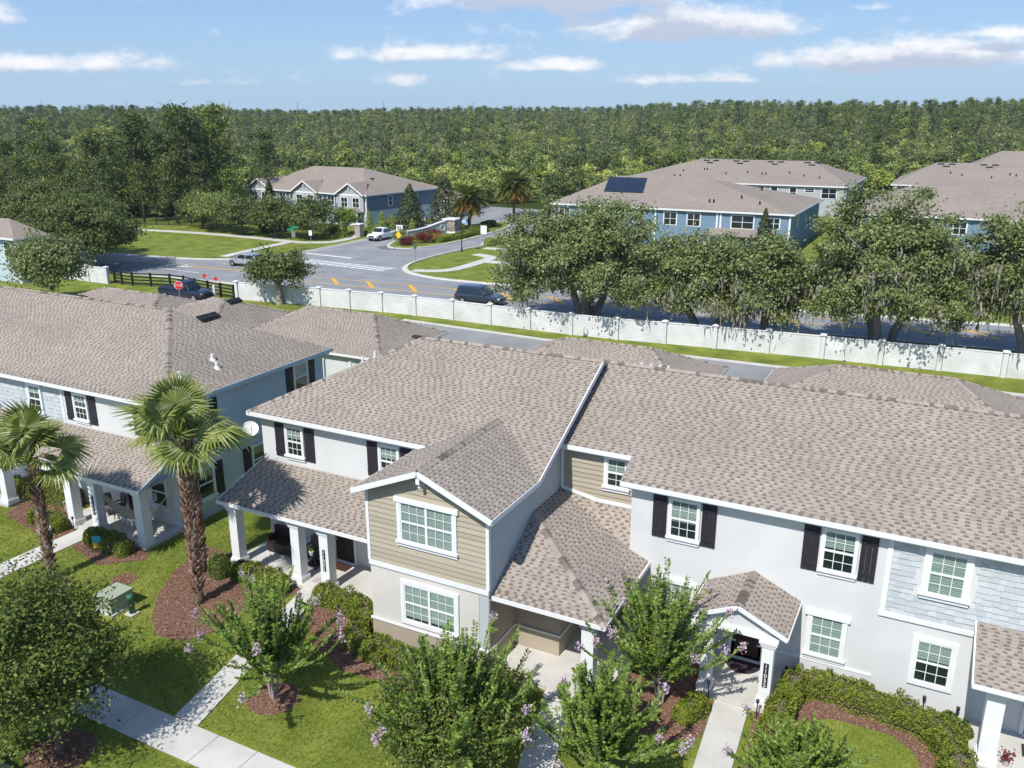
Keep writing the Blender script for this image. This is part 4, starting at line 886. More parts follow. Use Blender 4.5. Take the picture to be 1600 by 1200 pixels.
# ------------------------------------------------------------------ white boundary wall
def bwall(label, pts, seed, hh=1.78):
    org = (*pts[len(pts) // 2], 0); w = thing('boundary_wall', label, 'wall', org)
    for i in range(len(pts) - 1):
        p, q = Vector((*pts[i], 0)), Vector((*pts[i + 1], 0)); a = (q - p).normalized(); mb = MB(); s, e = p + a * .2, q - a * .2
        mb.beam(s + Vector((0, 0, hh / 2 - .02)), e + Vector((0, 0, hh / 2 - .02)), .14, hh); mb.build('wall_panel', [M['wallpaint']], w, org)
        cm = MB(); cm.beam(s + Vector((0, 0, hh + .01)), e + Vector((0, 0, hh + .01)), .2, .06); cm.build('coping', [M['trim']], w, org)
    for p in pts:
        mb = MB(); x, y = p; mb.box(x - .17, x + .17, y - .17, y + .17, 0, hh + .08); po = mb.build('post', [M['stucco_white']], w, org)
        c = MB(); e, z0 = .25, hh + .08; c.faces([(x - e, y - e, z0), (x + e, y - e, z0), (x + e, y + e, z0), (x - e, y + e, z0), (x - e, y - e, z0 + .07), (x + e, y - e, z0 + .07), (x + e, y + e, z0 + .07), (x - e, y + e, z0 + .07), (x, y, z0 + .16)],
                          [(0, 3, 2, 1), (0, 1, 5, 4), (1, 2, 6, 5), (2, 3, 7, 6), (3, 0, 4, 7), (4, 5, 8), (5, 6, 8), (6, 7, 8), (7, 4, 8)]); link('cap', c.mesh('cap', [M['trim']], org), po)
    return w
bwall('long white block wall with capped posts running along the road', [(-65.0, 65.0), (-61.9, 65.5), (-58.7, 65.9), (-55.4, 66.3), (-52, 66.6), (-48.4, 66.9), (-44.7, 67.1), (-40.6, 67.1), (-36.6, 67.0), (-32.6, 66.9), (-28.6, 66.9), (-24.5, 67.1), (-20.5, 67.6), (-16.4, 68.0), (-12.3, 68.4), (-8.2, 68.7), (-4.0, 68.9), (0.0, 69.2), (4.2, 69.4), (8.4, 69.8), (12.6, 70.2)], 1)
bwall('short white wall left of the black rail fence', [(-91.6, 65.0), (-87.4, 64.9), (-84.3, 64.9)], 2)
# black rail fence across the gap
fp = [(-84.0, 65.6), (-82.6, 65.4), (-80.9, 65.4), (-78.7, 66.0), (-76.4, 66.6), (-74.2, 66.5), (-71.9, 65.9), (-69.6, 65.5), (-67.5, 65.2), (-65.4, 64.9)]
f = thing('rail_fence', 'black four rail farm fence across the gap between the white walls', 'fence', (-75, 65.5, 0)); org = (-75, 65.5, 0)
for p in fp:
    mb = MB(); mb.box(p[0] - .09, p[0] + .09, p[1] - .09, p[1] + .09, 0, 1.5); mb.build('post', [M['black']], f, org)
for i in range(len(fp) - 1):
    for z in (.3, .65, 1.0, 1.35):
        mb = MB(); mb.beam((*fp[i], z), (*fp[i + 1], z), .05, .15); mb.build('rail', [M['black']], f, org)
# distant black picket fence behind the field
f = thing('picket_fence', 'long black picket fence at the far edge of the green field', 'fence', (-125, 105.5, 0)); org = (-125, 105.5, 0); a, c = Vector((-130, 104.5, 0)), Vector((-113, 109.5, 0))
n = 8
for i in range(n):
    p, q = a.lerp(c, i / n), a.lerp(c, (i + 1) / n); mb = MB()
    for z in (.2, 1.25): mb.beam(p + Vector((0, 0, z)), q + Vector((0, 0, z)), .05, .05)
    for k in range(12): r = p.lerp(q, (k + .5) / 12); mb.box(r.x - .02, r.x + .02, r.y - .02, r.y + .02, .05, 1.4)
    mb.build('picket_panel', [M['black']], f, org, kind='stuff'); mb = MB(); mb.box(p.x - .05, p.x + .05, p.y - .05, p.y + .05, 0, 1.5); mb.build('post', [M['black']], f, org)

# ------------------------------------------------------------------ houses across the road
def far_window(b, w, u, z, wd, h, cols=2):
    mb = MB(); c = .13; wbox(mb, w, u - wd / 2 - c, u + wd / 2 + c, .0, .05, z - c, z + h + c); W = mb.build('window', [M['trim']], b)
    for k in range(cols):
        a0, a1 = u - wd / 2 + k * wd / cols + .04, u - wd / 2 + (k + 1) * wd / cols - .04
        for (y0, y1) in ((z, z + h / 2 - .04), (z + h / 2 + .04, z + h)):
            pm = MB(); wbox(pm, w, a0, a1, .052, .07, y0, y1); link('pane', pm.mesh('pane', [M['dark_glass']]), W)
    return W
def hiproof(b, x0, x1, y0, y1, ze, p, q, mat='far_shingle', extra=()):
    a, c, d, f = (x0, y0, ze), (x1, y0, ze), (x1, y1, ze), (x0, y1, ze); mb = MB()
    for P in [[a, c, q, p], [c, d, q], [d, f, p, q], [f, a, p]] + list(extra): mb.prism(P, (0, 0, -.12))
    r = mb.build('roof', [M[mat]], b)
    mb = MB()
    for s, t in ((a, c), (c, d), (d, f), (f, a)): mb.beam(Vector(s) - Vector((0, 0, .1)), Vector(t) - Vector((0, 0, .1)), .08, .22)
    mb.build('fascia', [M['trim']], b); return r
def far_vents(b, pts, n):
    for p in pts: roof_vent(b, (0, 0, 0), p, 1.2, .5, n, (1, 0, 0))
# grey and blue townhouse with three gables; local frame: x along the front (right end at 0), y into the house
h1 = thing('townhouse', 'blue and grey townhouse with three white gables beyond the green field', 'townhouse', (-89.8, 120.6, 0), R(-6.5))
mb = MB(); mb.box(-29.5, 0, .4, 20, 0, 5.2); mb.build('wall', [M['blue_wall']], h1); mb = MB(); mb.box(-29.6, .05, .35, 20.05, 0, 2.5); mb.build('lower_wall', [M['stucco_blue']], h1)
hiproof(h1, -30, .45, 0, 20.6, 5.3, (-22, 10.3, 9.0), (-9.5, 10.3, 9.0))
for gx_ in (-3.3, -14.2, -26):
    hw = 3.35; mb = MB(); mb.prism([(gx_ - hw + .35, 0, 2.5), (gx_ + hw - .35, 0, 2.5), (gx_ + hw - .35, 0, 5.3), (gx_, 0, 6.9), (gx_ - hw + .35, 0, 5.3)], (0, 1.2, 0)); mb.build('gable_wall', [M['grey_siding']], h1)
    mb = MB(); mb.prism([(gx_ - hw, -.4, 5.25), (gx_, -.4, 7.15), (gx_, 4.6, 7.15), (gx_ - hw, .2, 5.3)], (0, 0, -.12)); mb.prism([(gx_, -.4, 7.15), (gx_ + hw, -.4, 5.25), (gx_ + hw, .2, 5.3), (gx_, 4.6, 7.15)], (0, 0, -.12)); mb.build('gable_roof', [M['far_shingle']], h1)
    mb = MB(); mb.beam((gx_ - hw, -.43, 5.18), (gx_, -.43, 7.1), .06, .24); mb.beam((gx_, -.43, 7.1), (gx_ + hw, -.43, 5.18), .06, .24); mb.box(gx_ - hw + .3, gx_ + hw - .3, -.05, .0, 5.0, 5.2); mb.box(gx_ - .1, gx_ + .1, -.3, 0, 6.2, 6.5); mb.build('rake_board', [M['trim']], h1)
    for dx in (-1.35, 1.35): far_window(h1, ('-y', 0), gx_ + dx, 3.2, 1.45, 1.5)
    far_window(h1, ('-y', -.0), gx_ - 1.5, .8, 1.4, 1.4)
    mb = MB(); mb.prism([(gx_ + .4, -1.6, 2.45), (gx_ + 1.6, -1.6, 3.2), (gx_ + 1.6, 0, 3.2), (gx_ + .4, 0, 2.45)], (0, 0, -.1)); mb.prism([(gx_ + 1.6, -1.6, 3.2), (gx_ + 2.8, -1.6, 2.45), (gx_ + 2.8, 0, 2.45), (gx_ + 1.6, 0, 3.2)], (0, 0, -.1)); mb.build('porch_roof', [M['far_shingle']], h1)
    for dx in (.55, 2.65): mb = MB(); mb.box(gx_ + dx - .15, gx_ + dx + .15, -1.5, -1.2, 0, 2.4); mb.build('column', [M['trim']], h1)
    mb = MB(); mb.box(gx_ + 1.15, gx_ + 2.05, -.06, -.0, .1, 2.2); mb.build('door', [M['door']], h1)
for u in (-8.2, -20.3): far_window(h1, ('-y', .4), u, 3.3, 1.5, 1.5)
for u in (-6.2 - .2, -10.6, -18, -22.3): far_window(h1, ('-y', .4), u, 3.8, .7, .9, 1)
wx = ('+x', .0); far_window(h1, wx, 6.5, 3.2, .9, 1.5, 1); far_window(h1, wx, 13.5, 3.9, .7, .9, 1); far_window(h1, ('+x', .05), 13, .7, .8, 1.2, 1)
mb = MB(); mb.box(-.12, .12, .28, .5, 0, 5.2); mb.build('corner_board', [M['trim']], h1)
far_vents(h1, [(-5.2, 7.5, 7.35), (-3.6, 9.5, 6.4)], (0, -.3, 1))
h2 = thing('house', 'low brown roofed house partly hidden behind the dark magnolias', 'house', (-87, 140, 0)); mb = MB(); mb.box(-4, 3.5, 0, 8, 0, 2.9); mb.build('wall', [M['grey_siding']], h2); hiproof(h2, -4.4, 3.9, -.4, 8.4, 3.0, (-1, 4, 4.8), (.5, 4, 4.8))
# right hand rows
h3 = thing('townhouse', 'blue townhouse with a solar panel on its roof behind the mossy oaks', 'townhouse', (-40, 120.6, 0))
mb = MB(); mb.box(-15, 19.8, .4, 25, 0, 5.4); mb.build('wall', [M['blue_wall2']], h3)
hiproof(h3, -15.6, 20.3, 0, 25.5, 5.5, (-9.0, 12.5, 9.0), (5, 12.5, 9.0))
for u, wd in ((-13.2, 1.6), (-9, 1.4), (-1.5, 1.6), (3.2, 1.8), (6.6, 1.8), (13.4, 3.0), (17.6, 1.5)): far_window(h3, ('-y', .4), u, 3.3 if wd > 1.55 else 3.5, wd, 1.65 if wd > 1.55 else 1.3)
for u in (6, 12.5): far_window(h3, ('+x', 19.8), u, 3.4, .7, 1.5, 1)
for u in (-5.5, 1, 9.9, 10.4, 19.7, -14.9): mb = MB(); mb.box(u - .12, u + .12, .3, .42, 0, 5.4); mb.build('corner_board', [M['trim']], h3)
mb = MB(); mb.prism([(9, -2.2, 2.5), (18, -2.2, 2.5), (18, .38, 3.2), (9, .38, 3.2)], (0, 0, -.12)); mb.build('porch_roof', [M['far_shingle']], h3)
sp = thing('solar_panel', 'dark blue solar array on the blue townhouse roof', 'solar panel', (-40, 120.6, 0)); zs = lambda y: 5.5 + 3.5 * y / 12.5 + .06
for r_ in (1, 2):
    for k in range(5):
        y0, y1 = 2.3 + r_ * 3.1, 2.3 + (r_ + 1) * 3.1 - .06; x0 = -8.2 + k * 1.25 - r_ * .75; mb = MB(); mb.prism([(x0, y0, zs(y0)), (x0 + 1.22, y0, zs(y0)), (x0 + .5, y1, zs(y1)), (x0 - .72, y1, zs(y1))], (0, 0, .06)); mb.build('panel', [M['solar']], sp)
h4 = thing('townhouse', 'grey sided townhouse with rows of black roof vents behind the blue one', 'townhouse', (-40, 172.5, 0))
mb = MB(); mb.box(-24, 20.6, .4, 28, 0, 5.5); mb.build('wall', [M['grey_siding']], h4); mb = MB(); mb.box(20.6, 20.65, .4, 28, 0, 5.5); mb.build('side_wall', [M['blue_wall']], h4)
hiproof(h4, -24.6, 21.1, 0, 28.5, 5.6, (-10.6, 14.2, 9.4), (12.2, 14.2, 9.4))
far_vents(h4, [(x, y, 5.6 + 3.8 * y / 14.2) for x0_ in (-9.2, -3, 4.0, 11.2) for x, y in ((x0_ - .0, 13.0), (x0_ + 2.0, 13.0), (x0_ + 1.1, 11.6))], (0, -.27, 1))
for u, wd, h in ((-4.5, 1.8, .6), (7.5, 1.2, 1.7), (11, 1.2, 1.7), (14, 1.7, .6), (17.5, 2.6, 1.7), (2.5, 1.6, .6), (5, 1.2, 1.7)): far_window(h4, ('-y', .4), u, 3.4 if h > 1 else 4.4, wd, h, 1 if wd < 2 else 2)
h5 = thing('townhouse', 'brown roofed townhouse nearest the right edge behind the oaks', 'townhouse', (6, 126.5, 0)); mb = MB(); mb.box(-19, 45, .4, 23, 0, 5.4); mb.build('wall', [M['blue_wall2']], h5); hiproof(h5, -19.6, 46, 0, 23.5, 5.5, (-12.5, 11.7, 8.7), (35, 11.7, 8.7))
for u in range(-16, 44, 5): far_window(h5, ('-y', .4), u, 3.4, 1.5, 1.5)
h6 = thing('townhouse', 'farther brown roofed townhouse at the right with vents along its ridge', 'townhouse', (8, 183, 0)); mb = MB(); mb.box(-20.2, 45, .4, 27, 0, 5.5); mb.build('wall', [M['blue_wall']], h6); hiproof(h6, -20.8, 46, 0, 27.5, 5.6, (-13.8, 13.7, 9.2), (32, 13.7, 9.2))
far_vents(h6, [(x, y, 5.6 + 3.6 * y / 13.7) for x0_ in (-13, -5.5, 2, 9) for x, y in ((x0_, 12.6), (x0_ + 2.0, 12.6), (x0_ + 1.0, 11.2))], (0, -.27, 1))
h7 = thing('townhouse', 'farthest brown roof at the right edge above the other roofs', 'townhouse', (16, 214, 0)); mb = MB(); mb.box(-18, 40, .4, 27, 0, 5.8); mb.build('wall', [M['grey_siding']], h7); hiproof(h7, -18.6, 41, 0, 27.5, 5.9, (-10, 13.7, 10.6), (30, 13.7, 10.6))
for hh_, pts in ((h4, [(-12, 6), (-8, 7.2), (-7.4, 7.2), (-3, 5), (1, 6), (4, 5.4), (4.7, 5.5), (9, 6.4), (12, 5), (15, 4), (-13, 3), (-11.8, 3)]), (h6, [(-11, 7), (-9, 6), (-4, 5), (-1, 7), (0, 6.4), (5, 7), (6, 7)]), (h3, [(8, 3), (8.6, 3), (12, 5), (15, 3), (14, 8.5)])):
    for (x, y) in pts: mb = MB(); k = 3.8 / 14.2; z = 5.6 + k * y; mb.tube([(x, y, z - .1), (x, y, z + .4)], .13, 6); mb.build('plumbing_vent', [M['black']], hh_)
# house at the left edge
h8 = thing('townhouse', 'pale blue house end at the left edge beyond the near roof', 'townhouse', (-93.0, 60.6, 0))
mb = MB(); mb.box(-22, 0, 0, 3.4, 0, 5.0); mb.build('wall', [M['stucco_blue']], h8); hiproof(h8, -22.5, .5, -.5, 3.9, 5.1, (-19, 1.7, 6.9), (-3, 1.7, 6.9))
far_window(h8, ('-y', 0), -1.5, 3.0, 1.2, 1.5); far_window(h8, ('+x', 0), 1.7, 3.0, 1.1, 1.5, 1); far_window(h8, ('+x', 0), 1.7, .6, 1.1, 1.5, 1); mb = MB(); mb.box(-.12, .12, -.12, .12, 0, 5); mb.build('corner_board', [M['trim']], h8)

# ------------------------------------------------------------------ plants near the houses
def tree_obj(name, label, cat, loc, trunk, crown, mats_t, mats_c, group=None, extra=()):
    t = thing(name, label, cat, loc, group=group)
    if trunk: trunk.build('trunk', [M[m] for m in mats_t], t, smooth=True)
    if crown is not None:
        V, Q = crown; link('crown', np_mesh('crown', V, Q, [M[m] for m in mats_c]), t)
    for nm, V, Q, m in extra: link(nm, np_mesh(nm, V, Q, [M[m]]), t)
    return t
def bushy(name, label, loc, h, rx, ry, rz, zc, n_clump, per, leaf, mat, trunk_r=.1, bark='bark', seed=1, clump=.55, multi=1, lo=.5, group=None, cat='tree', low=-.6, off=(0, 0)):
    rng = np.random.default_rng(seed); cs = shell(n_clump, rx, ry, rz, rng, lo=lo, low=low) + np.array([off[0], off[1], zc])
    cr = rng.uniform(.6, 1.3, n_clump) * clump; P = clump_points(cs, per, cr, rng); P = P[P[:, 2] > .15]
    out = P - np.array([off[0], off[1], zc * .8]); out /= np.linalg.norm(out, axis=1)[:, None] + 1e-6
    V, Q = leaf_quads(P, leaf, leaf * .5, bias=out * .5, rng=rng, up=.45)
    mb = MB(); fork = max(.35, (zc - rz) * .9 + .1)
    for k in range(multi):
        a = 2 * math.pi * k / multi; d = .0 if multi == 1 else .12
        mb.tube([(math.cos(a) * d, math.sin(a) * d, -.05), (math.cos(a) * d * 1.3 + rng.normal() * .04, math.sin(a) * d * 1.3, fork * .5), (math.cos(a) * d * 2.4, math.sin(a) * d * 2.4, fork)], [trunk_r * 1.25, trunk_r, trunk_r * .85], 7, cap=False)
        ts = cs[k::multi][:max(6, 16 // multi)]; limb_mesh(mb, (math.cos(a) * d * 2.4, math.sin(a) * d * 2.4, fork - .05), ts, trunk_r * .6, rng)
    return tree_obj(name, label, cat, loc, mb, (V, Q), [bark], [mat], group)
bushy('shade_tree', 'dark leafy young tree in the bottom left corner over the front pavement', (-21.6, 12.8, 0), 5.7, 2.45, 2.3, 2.15, 3.35, 210, 215, .066, 'leaf_dark', .11, seed=2, clump=.72, lo=.25, off=(-.55, -.1), low=-.9)

def crape(label, loc, h, spread, shoots, seed, leafn=84, flowers=14, lean=(0, 0), leaf=.125, fillers=2500):
    """crape myrtle: pale stems, long arching shoots with leaves in two rows, pink flower heads"""
    rng = np.random.default_rng(seed); t = thing('crape_myrtle', label, 'tree', loc, group='crape myrtles in front of the townhouses'); mb = MB(); C = []; U = []; ends = []
    st = []
    for k in range(4):
        a = 6.28 * k / 4 + rng.uniform(0, .8); p0 = np.array([math.cos(a) * .07, math.sin(a) * .07, 0]); p1 = np.array([math.cos(a) * .16, math.sin(a) * .16, h * .13]); p2 = np.array([math.cos(a) * .4, math.sin(a) * .4, h * .3])
        mb.tube([p0 - [0, 0, .05], p1, p2], [.055, .045, .035], 6, cap=False); st.append(p2); st.append(p1 * .4 + p2 * .6)
    for s in range(shoots):
        b = st[rng.integers(len(st))]; a = rng.uniform(0, 6.28); el = rng.uniform(.0, 1.45) if rng.random() < .8 else rng.uniform(1.1, 1.55); L = h * rng.uniform(.36, .72)
        d = np.array([math.cos(a) * math.cos(el), math.sin(a) * math.cos(el), math.sin(el)]); d[:2] = d[:2] * spread / (h * .55) ; p = b.copy(); pts = [p.copy()]; n = 7
        for i in range(n):
            d = d + np.array([0, 0, .1]) + rng.normal(size=3) * .06; p = p + d / np.linalg.norm(d) * L / n; pts.append(p.copy())
        pts = np.array(pts); pts[:, 2] = np.maximum(pts[:, 2], .35); mb.tube(pts, [.016 * (1 - .75 * i / n) for i in range(n + 1)], 4, cap=False); ends.append(pts[-1])
        for i in range(leafn):
            f = .12 + .88 * (i + rng.random()) / leafn; j = min(int(f * n), n - 1); q = pts[j] * (1 - (f * n - j)) + pts[j + 1] * (f * n - j); ax = pts[j + 1] - pts[j]; ax /= np.linalg.norm(ax)
            sd = np.cross(ax, [0, 0, 1]); sd /= np.linalg.norm(sd) + 1e-6; up = np.cross(sd, ax)
            for sg in (-1, 1):
                u = sd * sg * .85 + ax * .45 + up * rng.uniform(-.1, .45) + rng.normal(size=3) * .18; C.append(q); U.append(u)
        for i in range(3):                               # side twigs
            j = rng.integers(2, n); q = pts[j]; a2 = rng.uniform(0, 6.28); dd = np.array([math.cos(a2), math.sin(a2), rng.uniform(.1, .9)]); dd /= np.linalg.norm(dd); l = rng.uniform(.2, .5)
            for k in range(9):
                for sg in (-1, 1):
                    sd = np.cross(dd, [0, 0, 1]); C.append(q + dd * l * k / 9); U.append(sd * sg * .8 + dd * .5 + rng.normal(size=3) * .2 + np.array([0, 0, .25]))
    C = np.array(C); U = np.array(U); U /= np.linalg.norm(U, axis=1)[:, None]; n = len(C); nm = np.cross(U, rng.normal(size=(n, 3))); nm[:, 2] = np.abs(nm[:, 2]) + .9
    W = np.cross(U, nm); W /= np.linalg.norm(W, axis=1)[:, None]; s = rng.uniform(.7, 1.2, (n, 1)) * leaf
    V = np.stack([C, C + U * s * .5 + W * s * .24, C + U * s * 1.05, C + U * s * .5 - W * s * .24], 1).reshape(-1, 3)
    mb.build('trunk', [M['bark_pale']], t, smooth=True); link('crown', np_mesh('crown', V, np.arange(4 * n).reshape(n, 4), [M['leaf_crape']]), t)
    ends = np.array(ends); ordr = np.argsort(-(np.linalg.norm(ends[:, :2], axis=1) + rng.uniform(0, 1.2, len(ends)))); 
    for i in ordr[:flowers]:
        e = ends[i]; P = e + rng.normal(size=(60, 3)) * np.array([.06, .06, .09]); V, Q = leaf_quads(P, .034, .028, rng=rng, up=.3); link('flower_head', np_mesh('flower_head', V, Q, [M['flower_pink']]), t)
    return t
crape('lavender flowering crape myrtle on the lawn beside the front path', (-17.7, 17.6, 0), 4.6, 1.95, 96, 1, flowers=13)
crape('largest crape myrtle in front of the tan gabled block at the bottom', (-10.6, 17.3, 0), 4.7, 2.5, 150, 2, flowers=6)
crape('crape myrtle at the bottom just right of the largest one', (-6.9, 18.7, 0), 4.2, 1.75, 100, 3, flowers=9)
crape('pink flowering crape myrtle between the hip roofed porch and the small gabled entry', (-6.5, 23.0, 0), 4.8, 1.75, 100, 4, flowers=12)
crape('low crape myrtle at the bottom edge right of the entry path', (-1.75, 20.2, 0), 3.1, 2.0, 85, 5, flowers=3)
bushy('shrub', 'dense small leaved bush inside the largest crape myrtle', (-11.0, 17.6, 0), 3.4, 2.1, 1.9, 1.35, 1.75, 130, 150, .055, 'leaf_dark', .06, seed=8, clump=.5, multi=3, cat='shrub')

def hedge(label, path, w, h, seed, mat='leaf_hedge', dens=2100, leaf=.042, cat='hedge', name='hedge'):
    rng = np.random.default_rng(seed); pts = smooth(path, 5); P = []; B = []
    org = np.array([*path[len(path) // 2], 0.0]); inn = MB()
    for i in range(len(pts) - 1):
        p, q = np.array(pts[i]), np.array(pts[i + 1]); L = np.linalg.norm(q - p); a = (q - p) / (L + 1e-9); s = np.array([-a[1], a[0]]); n = int(L * dens)
        f = rng.random(n); ph = rng.uniform(-.25, math.pi + .25, n); rr_ = rng.uniform(.82, 1.06, n) + .08 * np.sin(i * .9 + ph * 3)
        cx = np.sign(np.cos(ph)) * np.abs(np.cos(ph)) ** .55 * w / 2 * rr_; z = np.maximum(.03, np.abs(np.sin(ph)) ** .55 * np.sign(np.sin(ph)) * h * rr_)
        hb = 1 + .1 * math.sin(i * 1.3 + seed) + .06 * math.sin(i * 2.9)
        xy = p + np.outer(f, q - p) + np.outer(cx * hb, s); P.append(np.column_stack([xy, z * hb])); nb = np.column_stack([np.outer(np.cos(ph), s), np.sin(ph)]); B.append(nb)
        inn.beam((*(p + a * (.12 if i == 0 else 0)), h * .4), (*(q - a * (.12 if i == len(pts) - 2 else 0)), h * .4), w * .66, h * .72)
    for e, o_ in ((pts[0], pts[1]), (pts[-1], pts[-2])):      # rounded ends
        d = np.array(e) - np.array(o_); d /= np.linalg.norm(d); sd = np.array([-d[1], d[0]]); n = int(w * dens * .8); ph = rng.uniform(-.2, math.pi + .2, n); q = rng.uniform(-1.57, 1.57, n); r_ = rng.uniform(.85, 1.05, n)
        cx = np.cos(ph) * w / 2 * np.cos(q) ** .5 * r_; z = np.maximum(.03, np.abs(np.sin(ph)) ** .55 * h * np.cos(q) ** .4 * r_); along = np.abs(np.sin(q)) * w * .32
        P.append(np.column_stack([np.array(e) + np.outer(along, d) + np.outer(cx, sd), z])); B.append(np.column_stack([np.outer(np.sin(np.abs(q)), d) + np.outer(np.cos(ph), sd), np.sin(ph)]))
    P = np.concatenate(P) - org; B = np.concatenate(B); V, Q = leaf_quads(P, leaf, leaf * .55, bias=B * .7, rng=rng, up=.3)
    t = thing(name, label, cat, tuple(org)); link('foliage', np_mesh('foliage', V, Q, [M[mat]]), t); inn.build('branches', [M['bark']], t, tuple(org)); return t
hedge('yellow green hedge curving round the front of the tan gabled block', [(-20.1, 23.0), (-19, 22.95), (-18.0, 22.8), (-17.4, 22.0), (-17.2, 21.25), (-16, 20.95), (-13.6, 21.0), (-12.6, 21.1)], .85, .72, 1)
hedge('clipped green shrub in front of the hip roofed porch', [(-11.5, 21.3), (-10.7, 21.2), (-10.25, 20.8)], 1.0, .8, 2)
hedge('long yellow green hedge along the white front wall at the right', [(-2.85, 24.9), (-2.6, 25.7), (-1.7, 25.95), (-.5, 25.7), (.6, 25.6), (1.4, 25.2), (1.85, 24.5), (2.05, 23.5), (2.15, 22.2)], .85, .78, 3)
hedge('hedge beside the small gabled entry and its path', [(-3.0, 22.2), (-2.98, 23.3), (-2.9, 24.4)], .8, .75, 4)
hedge('hedge in front of the middle porch behind the flowering crape myrtle', [(-24.2, 22.9), (-23, 22.85), (-21.9, 22.75)], .9, .75, 5)
hedge('low hedge beside the hammock porch and its path', [(-32.25, 22.25), (-31.2, 22.2), (-30.0, 22.1)], .8, .7, 6, mat='leaf_hedge')
hedge('low hedge between the two left palms and the porch columns', [(-36.3, 22.4), (-35.3, 22.4), (-34.5, 22.3)], .8, .7, 7)
hedge('shrubs at the far left beside the neighbouring porch', [(-40.4, 23.9), (-39.2, 24.0), (-37.5, 24.4), (-36.4, 24.5)], 1.0, .9, 8)
hedge('dark rounded shrub beside the left column of the middle porch', [(-25.2, 22.7), (-24.9, 22.6)], .8, .9, 9, mat='leaf_dark', cat='shrub', name='shrub')
hedge('dark shrub low under the right hand porch column', [(1.7, 26.1), (2.2, 25.6)], .5, .5, 10, mat='leaf_dark', cat='shrub', name='shrub')
hedge('green shrub under the pink crape myrtle at the entry path', [(-5.6, 22.6), (-5.3, 23.3)], .7, .6, 11, cat='shrub', name='shrub')
# ---- fan palms
def fan_frond(seed):
    rng = np.random.default_rng(seed); mb = MB(); Lp = 1.05; mb.tube([(0, 0, 0), (.5, 0, .06), (Lp, 0, .03)], [.034, .024, .016], 4, cap=False)
    V = []; F = []; N = 34; c = np.array([Lp, 0, .03])
    for k in range(N):
        a = (k / (N - 1) - .5) * math.radians(255); l = rng.uniform(.9, 1.12) * (1.12 - .22 * abs(a) / 2.2); d = np.array([math.cos(a), math.sin(a), 0]); s = np.array([-d[1], d[0], 0]); w = .052
        m = c + d * l * .55 + [0, 0, .10 - .06 * abs(a)]; e = c + d * l + [0, 0, -.16 - rng.uniform(0, .14)]; rid = np.array([0, 0, .022])
        b = len(V); V += [c, m + s * w - rid * .6, m + rid, m - s * w - rid * .6, e + s * .004, e - s * .004]; F += [(b, b + 1, b + 2), (b, b + 2, b + 3), (b + 1, b + 4, b + 2), (b + 2, b + 4, b + 5), (b + 2, b + 5, b + 3)]
    b = len(mb.v); mb.v += [tuple(v) for v in V]; mb.f += [tuple(b + i for i in f) for f in F]; mb.m += [1] * len(F); return mb.mesh('frond', [M['leaf_hedge'], M['leaf_palm']])
FANS = [fan_frond(k) for k in range(3)]
def fan_palm(label, loc, ht, n, seed, scale=1.0, lean=(0, 0), boots=True):
    rng = np.random.default_rng(seed); t = thing('fan_palm', label, 'palm tree', loc, group='fan palms on the front lawn'); mb = MB(); r = .18
    mb.tube([(0, 0, -.05), (0, 0, .25), (lean[0] * .4, lean[1] * .4, ht * .4), (lean[0], lean[1], ht)], [r * 1.35, r * 1.05, r * .95, r * .85], 10); mb.build('trunk', [M['bark_palm']], t, smooth=True)
    bm = MB(); k = 0; z = .55
    while z < ht:
        for j in range(7):
            a = j * 6.283 / 7 + k * .45 + rng.normal() * .15; f = z / ht; c = Vector((lean[0] * f, lean[1] * f, z)); d = Vector((math.cos(a), math.sin(a), 0)); s = Vector((-d.y, d.x, 0)); rr_ = r * .9; o = rng.uniform(.06, .16); w = rng.uniform(.04, .065)
            p = c + d * rr_; e = c + d * (rr_ + o) + Vector((0, 0, rng.uniform(.1, .2))); bm.faces([p - s * w, p + s * w, p + s * w + Vector((0, 0, -.09)), p - s * w + Vector((0, 0, -.09)), e - s * w * .7, e + s * w * .7, e + Vector((0, 0, -.03))],
                     [(0, 1, 5, 4), (1, 2, 6, 5), (3, 0, 4, 6), (2, 3, 6), (4, 5, 6)])
        z += .13; k += 1
    bm.build('leaf_boots', [M['boot']], t, kind='stuff')
    for i in range(n):
        f = i / n; el = math.radians(82 - 112 * f ** .9 + rng.normal() * 13); a = i * 2.3999 + rng.normal() * .35; o = link('frond', FANS[i % 3], t); o.location = (lean[0], lean[1], ht - .05 + .3 * (1 - f)); s = scale * rng.uniform(.82, 1.15)
        o.rotation_euler = (rng.normal() * .4, -el, a); o.rotation_mode = 'XYZ'; o.scale = (s, s, s)
    return t
fan_palm('tall fan palm with a rough brown trunk standing left of the middle porch', (-24.25, 20.75, 0), 6.8, 20, 1, 1.14)
fan_palm('second fan palm close behind the tall one by the middle porch', (-26.0, 22.6, 0), 6.0, 11, 2, 1.0)
fan_palm('fan palm at the left edge beside the hammock house path', (-30.9, 19.3, 0), 5.2, 18, 3, 1.08)

